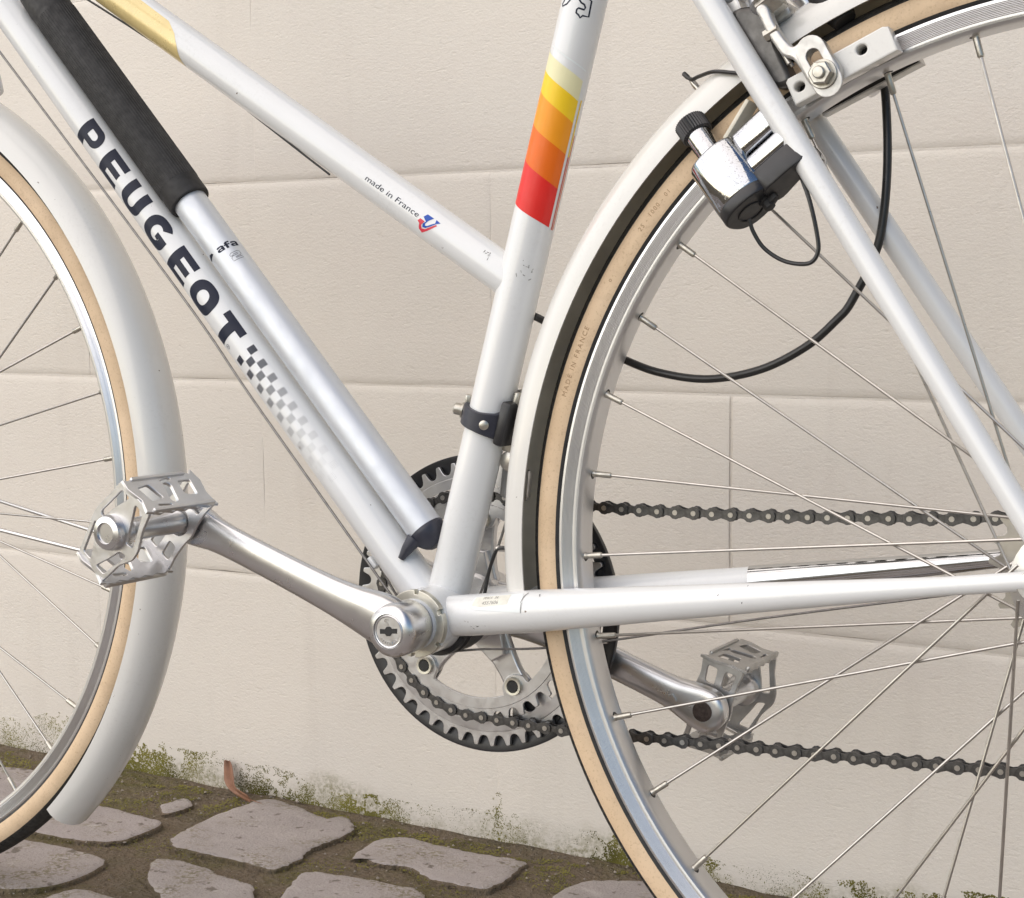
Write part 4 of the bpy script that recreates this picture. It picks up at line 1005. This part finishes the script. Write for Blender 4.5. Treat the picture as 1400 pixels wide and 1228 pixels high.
total = S[-1]; nl = int(round(total / 12.72 / 2)) * 2; pitch = total / nl
pp = np.vstack([path, path[:1]])
def at_s(s):
    s = s % total; return np.array((np.interp(s, S, pp[:, 0]), np.interp(s, S, pp[:, 1])))
def chain_y(x): return ch_y + (cog_y - ch_y) * max(0.0, min(1.0, (x + 330) / 330.0))
def fig8(r, waist, n=9):
    L = []
    for a in np.linspace(radians(50), radians(310), n): L.append((-6.35 + r * cos(a), r * sin(a)))
    L.append((0, -waist))
    for a in np.linspace(radians(-130), radians(130), n): L.append((6.35 + r * cos(a), r * sin(a)))
    L.append((0, waist)); return L
def link_mesh(outer):
    mb = MB()
    if outer:
        for yy in (-3.3, 3.3): mb.add(plate([fig8(4.4, 2.35)], 1.0, 0.2, (0, yy, 0), (1, 0, 0), (0, 0, 1), (0, -1, 0), 0), 0)
        for x in (-6.35, 6.35): mb.add(cyl((x, -4.25, 0), (x, 4.25, 0), 1.75, 10), 1)
    else:
        for yy in (-2.1, 2.1): mb.add(plate([fig8(3.7, 2.1)], 1.0, 0.2, (0, yy, 0), (1, 0, 0), (0, 0, 1), (0, -1, 0), 0), 0)
        for x in (-6.35, 6.35): mb.add(cyl((x, -1.7, 0), (x, 1.7, 0), 3.6, 12), 0)
    return mesh('outer_link' if outer else 'inner_link', mb.V, mb.F, [DARKSTEEL, PINSTEEL], mi=mb.mi)
LO, LI = link_mesh(True), link_mesh(False)
chain = empty('chain', bike)
for i in range(nl):
    a, b_ = at_s(i * pitch), at_s((i + 1) * pitch); m = (a + b_) / 2; d = b_ - a; t = atan2(d[1], d[0])
    o = bpy.data.objects.new('outer_link' if i % 2 == 0 else 'inner_link', LO if i % 2 == 0 else LI); link(o, chain)
    Y = chain_y(m[0]); sl = (chain_y(b_[0]) - chain_y(a[0])) / pitch
    Rm = Matrix(((cos(t), 0, -sin(t), m[0] * .001), (0, 1, 0, Y * .001), (sin(t), 0, cos(t), m[1] * .001), (0, 0, 0, 1)))
    o.matrix_local = Rm @ Matrix.Rotation(sl, 4, 'Z')
# freewheel and rear mech
for i, (tr, yy) in enumerate(((28.5, 50), (32.5, 45.5), (38.5, 41), (45, 36.5), (53, 32))):
    n = int(2 * pi * tr / 12.7 + 0.5); L = []
    for k in range(n):
        for f, r in ((-.5, tr - 3.6), (-.3, tr - 2.5), (-.1, tr + 3.2), (.1, tr + 3.2), (.3, tr - 2.5)): L.append((r * cos(2 * pi * (k + f) / n), r * sin(2 * pi * (k + f) / n)))
    obj('sprocket', *plate_y([L, circle2(0, 0, 16, 24)], 2.0, 0.2, yy), STEEL, rear)
mech = empty('rear_mech', bike)
for c, r in ((lp, 19.5), (up_, 17.5)):
    L = []
    for k in range(10):
        for f, q in ((-.5, r - 3), (-.3, r - 2), (-.12, r + 3), (.12, r + 3), (.3, r - 2)): L.append((c[0] + q * cos(2 * pi * (k + f) / 10), c[1] + q * sin(2 * pi * (k + f) / 10)))
    obj('jockey_wheel', *plate_y([L, circle2(*c, 3.5, 16)], 3.0, 0.4, 50), BLACKP, mech)
cg = [(lp[0] - 9, lp[1] - 8), (lp[0] + 4, lp[1] - 12), (lp[0] + 12, lp[1]), (up_[0] + 12, up_[1] + 4), (up_[0] + 2, up_[1] + 12), (up_[0] - 10, up_[1] + 4)]
for yy in (44, 56): obj('mech_cage', *plate_y([smooth2(cg, 5)], 1.6, 0.3, yy), ALLOY_M, mech)
obj('mech_body', *box((14, 66, -38), (0.4, 0, 1), (0, 1, 0), (1, 0, -0.4), 52, 16, 20, 5), ALLOY, mech)

# ---- front mech on the seat tube
fd = empty('front_mech', bike)
cc = ST.p0 + ST.a * 139
tilt = unit(ST.a + np.array((0.20, 0, 0)))
def wrapped(tb, top, bot, lift0, lift1, name, mat, par, n=40, bev=0.7):
    """a band moulded round the tube: top and bot list (phi, s)"""
    ph = np.linspace(top[0][0], top[-1][0], n); st_ = np.interp(ph, *zip(*top)); sb_ = np.interp(ph, *zip(*bot)); V = []; F = []
    for p_, a_, b_ in zip(ph, st_, sb_):
        for s_, l_ in ((a_, lift0), (a_, lift1 - bev), (a_ - bev, lift1), (b_ + bev, lift1), (b_, lift1 - bev), (b_, lift0)): V.append(tb.at(s_, p_, l_))
    for i in range(n - 1):
        for j in range(6): F.append((i * 6 + j, i * 6 + (j + 1) % 6, (i + 1) * 6 + (j + 1) % 6, (i + 1) * 6 + j))
    F.append(tuple(range(6))); F.append(tuple((n - 1) * 6 + j for j in range(6)))
    return obj(name, V, F, mat, par, angle=30)
wrapped(ST, [(-88, 146.5), (-40, 144.5), (0, 144), (40, 145.5), (70, 149), (95, 153.5), (150, 156)], [(-88, 132.5), (-40, 131.8), (0, 131), (50, 129), (95, 127), (150, 125)], 0.1, 3.6, 'clamp_band', NAVYP, fd)
wrapped(ST, [(150, 147), (200, 146), (272, 146.5)], [(150, 131), (200, 131), (272, 132.5)], 0.1, 3.0, 'clamp_band', NAVYP, fd)
obj('mech_body', *box(ST.p0 + ST.a * 136 + np.array((17.5, -3, 0)), ST.a, (0, 1, 0), np.cross(ST.a, (0, 1, 0)), 30, 20, 8, 2.5), BLACKP, fd)
obj('mech_arm', *box((-366, 26, 76), (0.3, 0, 1), (0, 1, 0), (1, 0, -0.3), 36, 20, 14, 4), BLACKP, fd)
obj('clamp_bolt', *lathe(ST.at(139.5, -78, 3.2), (-0.95, -0.3, 0.22), [(3.2, 0), (5.4, 0.5), (5.4, 1.8), (4.0, 2.0), (4.0, 6.5), (3.0, 7.5), (0.5, 7.6)], 12), ZINC, fd)
obj('clamp_bolt', *cyl(ST.at(145, -78, 2), ST.at(150.5, -78, 2.4), 2.4, 8, 0.4), ZINC, fd)
obj('pivot_screw', *lathe(ST.at(137, 22, 2.6), ST.at(137, 22, 10) - ST.at(137, 22, 0), [(3.2, -1), (3.2, 1.2), (2.6, 1.7), (0.5, 1.8)], 16), ZINC, fd)
obj('adjuster_screw', *cyl(ST.p0 + ST.a * 148 + np.array((19, -2, 0)), ST.p0 + ST.a * 157 + np.array((19, -2, 0)), 2.6, 10, 0.5), ZINC, fd)
obj('adjuster_screw', *cyl(ST.p0 + ST.a * 147 + np.array((18.5, 6, 0)), ST.p0 + ST.a * 159 + np.array((18.5, 6, 0)), 2.2, 10, 0.5), ZINC, fd)
obj('cable_pinch', *box((-362, 6, 60), (0.25, 0, 1), (0, 1, 0), (1, 0, -0.25), 13, 9, 10, 1.5), ZINC, fd)
obj('cable_barrel', *cyl((-362, 2, 47.5), (-362, 16, 47.5), 6.6, 24, 1.0), STEEL, fd)
obj('cage_lever', *box((-362, 16, 32), (0.1, 0, 1), (0, 1, 0), (1, 0, -0.1), 22, 12, 22, 3), ALLOY, fd)
for yy in (31.5, 50.5):
    L = [(BB[0] + 108 * cos(radians(a)), BB[2] + 108 * sin(radians(a))) for a in range(92, 47, -5)] + [(BB[0] + 84 * cos(radians(a)), BB[2] + 84 * sin(radians(a))) for a in range(47, 92, 5)]
    obj('mech_cage', *plate_y([smooth2(L, 2)], 1.4, 0.3, yy), ALLOY, fd)

# ---- cables and wires
cab = empty('cables', bike)
rod('gear_cable', [(-845, -20, 395), (-637.9, -8, 165.8), (-563.7, -8, 80.9), (-453.1, -8, -42.4), (-440, -7, -58), (-425, -4, -78)], 0.95, WIRE, cab, 8, 8)
dpn = np.array((-DT.a[2], 0, DT.a[0])); dpn = dpn if dpn[2] < 0 else -dpn
rod('gear_cable', [DT.p0 + DT.a * q + dpn * o + np.array((0, yy, 0)) for q, o, yy in ((560, 15.4, 5), (300, 15.4, 5), (90, 16.2, 3), (40, 20, 2), (10, 23, 4))], 0.9, WIRE, cab, 8, 8)
rod('gear_cable', [(-351.6, 5, 57), (-366.0, 5, 3.6), (-384.8, 5, -43.2), (-395, 5, -70), (-405, 5, -84)], 0.95, WIRE, cab, 8, 8)
rod('gear_cable', [(-410, -6, -84), (-380, -4, -79), (-320, 10, -73), (-200, 50, -50), (-60, 66, -22)], 0.8, WIRE, cab, 8, 8)
obj('cable_stop', *box(DT.p0 + DT.a * 62 + dpn * 16.5 + np.array((0, -4, 0)), DT.a, (0, 1, 0), dpn, 9, 7, 5, 1.2), PAINT, cab)
rod('brake_cable_housing', [(-368, 16, 150), (-354.9, 25, 143.3), (-343.8, 25, 138.5), (-290.1, 25, 115.7), (-261.7, 25, 106.6), (-229.1, 25, 103.4), (-195.3, 25, 109.8), (-167.3, 25, 123.5), (-149.3, 26, 138.9), (-138.5, 28, 153.0), (-124, 32, 190), (-122, 36, 250), (-132, 40, 310), (-160, 40, 352), (-190, 30, 366)], 2.6, CABLE, cab, 12, 8)
rod('brake_cable', [(-826, -4, 440), (-640, -4, 334), (-500, -4, 241)], 0.8, CABLE, cab, 8, 8)
rod('lamp_wire', [(-356.0, -3, -10.2), (-363.2, -5, -9.4), (-367.6, -5, -12.8), (-372.7, -5, -27.4), (-377.5, -5, -46), (-388, -8, -66), (-400, -9, -82)], 1.25, CABLE, cab, 8, 8)
obj('wire_terminal', *cyl((-367, -4.6, -9.8), (-352, -1, -10.0), 2.0, 10, 0.4), STEEL, cab)
rod('lamp_wire', [(-176.5, -47, 197), (-174.2, -46, 189.5), (-168.0, -44, 180.0), (-156.5, -42, 172.8), (-143.0, -42, 171.4), (-137.6, -42, 177.4), (-138.2, -42, 187.5), (-142.7, -42, 205.9), (-150, -38, 222)], 1.25, CABLE, cab, 8, 8)
rod('lamp_wire', [(-237.4, 0, 289.3), (-230.9, -4, 284.9), (-224.5, -8, 285.6), (-210.6, -18, 286.0), (-195, -25, 283), (-184, -30, 281)], [1.6] * 5 + [1.25] * 36, CABLE, cab, 8, 8)
obj('wire_terminal', *tube([(-233.6, 0, 286.5), (-230.5, 0, 282.5), (-227.4, 0, 278.5), (-224, 0, 273)], [1.2, 2.0, 1.9, 0.9], 10), STEEL, cab)
obj('wire_terminal', *lathe((-226.2, 0, 277.2), (-0.63, 0, 0.78), [(3.4, 0), (3.4, 2.0), (2, 2.6), (0.5, 2.6)], 12), STEEL, cab)

# ---- rear brake
br = empty('rear_brake', bike)
arm_l = [(-176.8, 316.6), (-173.5, 317.9), (-169.9, 315.3), (-167.4, 308.9), (-163.1, 301.2), (-158.2, 295.1), (-155.2, 292.6), (-151.7, 294.5), (-146.4, 297.4), (-141.1, 296.9), (-137.0, 293.2), (-134.0, 288.0), (-128.7, 280.9), (-127.7, 275.3), (-130.2, 269.4), (-135.4, 266.7), (-141.3, 268.0), (-146.0, 272.2), (-150.3, 279.3), (-155.1, 285.3), (-161.1, 288.0), (-165.4, 293.5), (-170.9, 301.9), (-174.6, 309.6), (-177.1, 313.8)]
slot = stadium(-139.4, 280.2, 13.5, 4.0, atan2(-17.0, 9.5))
obj('brake_arm', *plate_y([smooth2(arm_l, 3), slot], 9.0, 1.6, -34.5, 3), ALLOY_CAST, br)
wsh = stadium(-139.2, 280.2, 20.5, 8.6, atan2(-17.0, 9.5))
obj('brake_arm', *plate_y([wsh, slot], 1.4, 0.5, -39.6, 1), ALLOY_CAST, br)
arm_u = [(-176, 318, -33), (-186, 336, -20), (-200, 356, -4), (-210, 366, 8)]
obj('brake_arm', *tube(crom([np.array((x, y_, z)) for x, z, y_ in arm_u], 6), [6.5] * 7 + [7.5] * 6 + [8.5] * 6, 20), ALLOY, br)
obj('brake_arm', *tube(crom([(-128, 34, 276), (-150, 35, 300), (-178, 30, 338), (-214, 8, 372), (-222, -6, 384)], 6), [6.0] * 25, 18), ALLOY, br)
obj('pivot_bolt', *cyl((-206, -4, 352), (-150, -4, 372), 5.0, 18, 0.8), STEEL, br)
obj('pivot_bolt', *cyl((-178, -30, 316), (-166, -30, 324), 8.5, 6, 1.2), ZINC, br)
obj('arm_spring', *tube(crom([(-186, -20, 334), (-176, -24, 312), (-168, -26, 296), (-160, -24, 284)], 6), 1.3, 10), STEEL, br)
obj('adjuster_screw', *cyl((-172.5, -36, 299.5), (-164.5, -36, 303.5), 3.6, 6, 0.6), ZINC, br)
obj('adjuster_screw', *cyl((-165.5, -34, 296), (-158.5, -34, 284), 1.6, 10), STEEL, br)
nutc = np.array((-136.6, -40.3, 275.6))
mb = MB(); mb.add(lathe(nutc, (0, -1, 0), [(8.2, 0), (8.2, 1.2), (7.8, 1.5)], 28)); mb.add(lathe(nutc + [0, -1.5, 0], (0, -1, 0), [(6.6, 0), (6.8, 0.6), (6.8, 5.0), (6.0, 5.8), (3.0, 5.8)], 6)); mb.add(lathe(nutc + [0, -7.0, 0], (0, -1, 0), [(3.5, -1), (3.5, 2.0), (2.9, 2.8), (1, 3.0)], 16))
mb.build('shoe_nut', ZINC, br, angle=25)
def shoe(s, holder):
    td = unit((31.1, 0, 13.9)); rd = np.array((-td[2], 0, td[0])); c = np.array((-131.0, 0, 285.0))
    c = np.array((-130.5, s * 23.5, 281.5))
    holes = [stadium(-25.5, 0.5, 1.0, 2.6, 0), stadium(14, 2.0, 1.0, 2.6, 0)]
    o = obj('brake_shoe', *plate([[(-32, -8.0), (32, -8.0), (32, 6.5), (29, 8.0), (-30, 8.0), (-32, 6.5)]] + holes, 11, 1.0, c + np.array((0, s * 0.5, 0)), td, rd, np.array((0, s, 0)), 1), [GUARD_WHITE if s < 0 else ALLOY_CAST], br)
    obj('brake_pad', *box(c - np.array((0, s * 8.4, 0)), td, np.array((0, 1, 0)), rd, 58, 6.0, 10, 1.0), BLACKM, br)
    obj('shoe_backing', *box(c - np.array((0, s * 5.0, 0)), td, np.array((0, 1, 0)), rd, 62, 1.0, 14, 0.2), DARKHOLE, br)
shoe(-1, True); shoe(1, True)
obj('guard_bracket', *plate_y([smooth2([(-206, 327), (-199, 331), (-194, 324), (-187.5, 306), (-190.6, 302.5), (-196, 310), (-204, 320)], 3)], 14, 1.5, -14, 1), ALLOY_CAST, br)
obj('guard_bracket', *box((-199, -14, 333), (0.6, 0, -0.8), (0, 1, 0), (0.8, 0, 0.6), 16, 18, 20, 5), ALLOY_M, br)
obj('bracket_bolt', *lathe((-199, -23, 335), (0, -1, 0), [(6, 0), (6, 2.5), (5.0, 3.4), (1, 3.4)], 18), BLACKM, br)
obj('guard_bridge', *box((-178, -2, 312), (-0.86, 0, -0.5), (0, 1, 0), (-0.5, 0, 0.86), 30, 34, 10, 3), ALLOY_CAST, br)
obj('brake_body', *plate_y([smooth2([(-196.3, 318.4), (-178.7, 318.6), (-171.6, 304.0), (-165.8, 289.8), (-160.0, 275.6), (-171.7, 273.4), (-184.9, 289.7), (-192.2, 304.6)], 3)], 16, 3, -19, 2), simple('brake_body_dark', (0.11, 0.105, 0.10), 0.35, 0.7, var=0.4, scale=90), br)
obj('rubber_boot', *tube([(-152, -6, 331), (-146, -8, 324), (-139, -10, 316), (-134, -11, 309)], [8.5, 10, 9.5, 7], 20), BLACKM, br)

# ---- bottle dynamo on the left seat stay
dy = empty('dynamo', bike)
A = unit((0.62, -0.20, -0.76)); rc = np.array((-220.4, -24.5, 252.6))
s1 = unit(np.cross(A, (0, 1, 0))); 
if s1[0] < 0: s1 = -s1                        # roughly +X/+Z side, towards the seat stay
s2 = unit(np.cross(s1, A))
if s2[1] > 0: s2 = -s2                        # towards the camera
mb = MB(); nr = 36; V = []; F = []
hs_ = [(-5.8, 8.4), (-5.0, 9.8), (5.0, 9.8), (5.8, 8.4)]
for h, r in hs_:
    for j in range(nr * 2): 
        a = 2 * pi * j / (nr * 2); rr = r - (0.55 if j % 2 else 0.0); V.append(rc + A * h + s1 * rr * cos(a) + s2 * rr * sin(a))
n = nr * 2
for i in range(len(hs_) - 1):
    for j in range(n): F.append((i * n + j, i * n + (j + 1) % n, (i + 1) * n + (j + 1) % n, (i + 1) * n + j))
F.append(tuple(range(n))); F.append(tuple((len(hs_) - 1) * n + j for j in range(n)))
obj('roller', V, F, BLACKP, dy, angle=15)
obj('neck', *lathe(rc, A, [(7.6, 3), (7.8, 6), (7.8, 33), (7.0, 34)], 40), CHROME, dy)
def loft2(out, h0, h1, c, bev, name, mat, par, capm=None):
    L = smooth2(out, 5); cx = sum(p[0] for p in L) / len(L); cy = sum(p[1] for p in L) / len(L); V = []; F = []; m = len(L)
    prof = [(1 - 0.12 * bev, h0), (1 - 0.03 * bev, h0 + 0.9 * bev), (1, h0 + 2.4 * bev), (1, h1 - 0.6), (1 - 0.02, h1)]
    for f, h in prof:
        for x, y_ in L: V.append(c + A * h + s1 * (cx + (x - cx) * f) + s2 * (cy + (y_ - cy) * f))
    for i in range(len(prof) - 1):
        for j in range(m): F.append((i * m + j, i * m + (j + 1) % m, (i + 1) * m + (j + 1) % m, (i + 1) * m + j))
    F.append(tuple(range(m))); F.append(tuple((len(prof) - 1) * m + j for j in range(m)))
    return obj(name, V, F, mat, par, angle=42)
egg = [(-14.5, 0), (-13.2, 7.5), (-7.5, 13.0), (0, 14.5), (8, 13.8), (14, 10.5), (17, 4), (17, -6), (14, -11), (6, -14), (-4, -14.2), (-11.5, -9.5)]
egg = [(x * 1.10, y_ * 1.08) for x, y_ in egg]
loft2(egg, 25, 60, rc, 1.0, 'casing', CHROME, dy)
obj('casing_base', *plate([smooth2([(x * 0.985, y_ * 0.985) for x, y_ in egg], 4)], 8.0, 1.4, rc + A * 63, s1, s2, A, 1), BLACKP, dy)
V, F = revolve([(7.5, -0.4), (8.3, -0.4), (8.3, 0.4), (7.5, 0.4)], 0, 360, 40, True); obj('base_ring', [rc + A * 67.2 + s1 * v[0] + s2 * v[2] + A * v[1] for v in V], F, BLACKM, dy)
# hinge and clamp arms from the casing to the stay
mb = MB()
mb.add(box(rc + A * 32 + s1 * 29 - s2 * 1, s1, s2, A, 32, 17, 17, 5.0)); mb.build('hinge_block', CHROME, dy)
mb = MB(); mb.add(box(rc + A * 48.5 + s1 * 30 + s2 * 1, s1, s2, A, 34, 16, 12, 4.0)); mb.build('hinge_arm', CHROME, dy)
obj('hinge_cover', *plate([smooth2([(14, -11), (30, -10), (46, -6), (48, 4), (40, 9), (26, 10), (14, 8)], 4)], 14, 1.2, rc + A * 61, s1, s2, A, 1), BLACKP, dy)
obj('lever', *box(rc + A * 16 + s1 * 24 - s2 * 4, unit(s1 - A * 0.35), s2, unit(A + s1 * 0.35), 26, 12, 3, 1.0), GUARD_IN, dy)
obj('clamp_bolt', *lathe(rc + A * 60 + s1 * 41 - s2 * 12, unit(A * 0.7 + s1 * 0.1 + s2 * 0.5), [(7.5, 0), (8.4, 1), (8.4, 9), (6.8, 13), (2, 15.5), (0.5, 15.8)], 24), CHROME, dy)
obj('terminal', *lathe(rc + A * 63 + s1 * 10 - s2 * 2, A, [(4.5, 0), (4.5, 5), (3.4, 5.4), (3.4, 9.5), (2.0, 10)], 8), BLACKM, dy)
obj('terminal', *box(rc + A * 67 + s1 * 14 - s2 * 2, s1, s2, A, 7, 5, 8, 1.0), BLACKM, dy)

# ================================================================== PUMP (clipped beside the down tube)
pump = empty('bicycle_pump')
tag(pump, 'silver tube frame pump with black ends carried along the white down tube', 'pump')
pump.matrix_world = Matrix(Mb.tolist())
pa = DT.a; pn = np.array((pa[2], 0, -pa[0])); pn = pn if pn[2] > 0 else -pn
pc = DT.p0 + pn * 30.6                        # foot of the pump axis
PT = Tube(pc, pc + pa * 100, 12.7)
barrel = obj('barrel', *lathe(pc, pa, [(12.2, 52), (12.7, 52.6), (12.7, 380)], 48), SILVER, pump)
V, F = lathe(pc, pa, [(13.4, 360.0), (15.6, 360.2), (16.0, 361.5), (16.0, 560), (16.6, 566), (15.6, 584), (8, 592), (1, 592)], 48)
hd_ = obj('handle', V, F, BLACKM, pump)
mb = MB()
for k in range(48):
    a = 2 * pi * k / 48; o = pc + 15.95 * (cos(a) * PT.n0 + sin(a) * PT.b); mb.add(tube([o + pa * 376, o + pa * 555], 0.45, 5))
mb.build('grip_ribs', BLACKM, hd_)
# lower end: bevelled plug with a lug that rests on the down tube
mb = MB(); mb.add(lathe(pc, -pa, [(12.9, -54), (13.1, -52.5), (13.0, -50.5), (11.0, -46.5), (8.2, -42.5), (5.0, -40.0), (1, -39.5)], 40))
mb.build('end_cap', NAVYP, pump, angle=25)
lug = [pc + pa * 52 - pn * 7 + PT.n0 * 8, pc + pa * 49.5 - pn * 14.5 + PT.n0 * 11.5, pc + pa * 47.0 - pn * 21.5 + PT.n0 * 13.6]
obj('lug', *tube(lug, [5.6, 4.0, 2.2], 10), NAVYP, pump)
def stroke_letter(ch):                        # bold rounded techno lettering, x to the right, y up, height 7
    if ch == 'a': return [[(0.6, 5.0), (0.6, 6.4), (1.6, 7.0), (5.4, 7.0), (6.8, 5.8), (6.8, 0), (1.6, 0), (0.2, 1.0), (0.2, 3.0), (1.6, 4.0), (4.6, 4.0), (4.6, 5.3), (2.6, 5.3), (2.5, 5.0)], [(2.4, 1.5), (4.6, 1.5), (4.6, 2.6), (2.4, 2.6)]]
    if ch == 'f': return [[(1.2, 0), (3.4, 0), (3.4, 4.2), (5.2, 4.2), (5.2, 5.8), (3.4, 5.8), (3.4, 7.2), (5.6, 7.2), (5.6, 9.0), (2.6, 9.0), (1.2, 7.8), (1.2, 5.8), (0.2, 5.8), (0.2, 4.2), (1.2, 4.2)]]
x_ = RAD(PT, 8)
for ch, adv in (('a', 7.2), ('f', 5.7), ('a', 7.2)):
    decal(PT, [[(306.6 + y_ * 0.62 - 0.07 * (x_ + x * 0.86 - RAD(PT, 8)), x_ + x * 0.86) for x, y_ in L] for L in stroke_letter(ch)], 'letter', INK, barrel, step=1.2)
    x_ += adv * 0.86
def outl(pts, wd=0.22):
    P = [np.array(p) for p in pts]; A_ = []; B_ = []
    for i in range(len(P)):
        d = P[min(i + 1, len(P) - 1)] - P[max(i - 1, 0)]; d = d / np.linalg.norm(d); m_ = np.array((-d[1], d[0])); A_.append(tuple(P[i] + m_ * wd)); B_.append(tuple(P[i] - m_ * wd))
    return [A_ + B_[::-1]]
two = [(0, 0), (7, 0), (7, 1.7), (2.6, 1.7), (2.6, 2.5), (6, 2.7), (7, 3.6), (7, 6), (6, 7), (1, 7), (0, 6), (0, 4.7), (2, 4.7), (2, 5.4), (5, 5.4), (5, 4.3), (1, 4.1), (0, 3.1)]
def closed_stroke(P, wd):
    P = [np.array(p, float) for p in P]; out = []
    for sg in (1, -1):
        L = []
        for i in range(len(P)):
            d = P[(i + 1) % len(P)] - P[i - 1]; d = d / (np.linalg.norm(d) + 1e-9); L.append(tuple(P[i] + np.array((-d[1], d[0])) * wd * sg))
        out.append(L)
    return out
decal(PT, closed_stroke([(294.6 + y_ * 0.95, RAD(PT, 34) + x * 1.15) for x, y_ in two], 0.17), 'outline_figure', INKGREY, barrel, step=1.5)
decal(PT, [[(312.5, RAD(PT, -30)), (311.5, RAD(PT, -14)), (310, RAD(PT, -11)), (308.6, RAD(PT, -44)), (310, RAD(PT, -46))]], 'letter', INK, barrel, step=1.2)
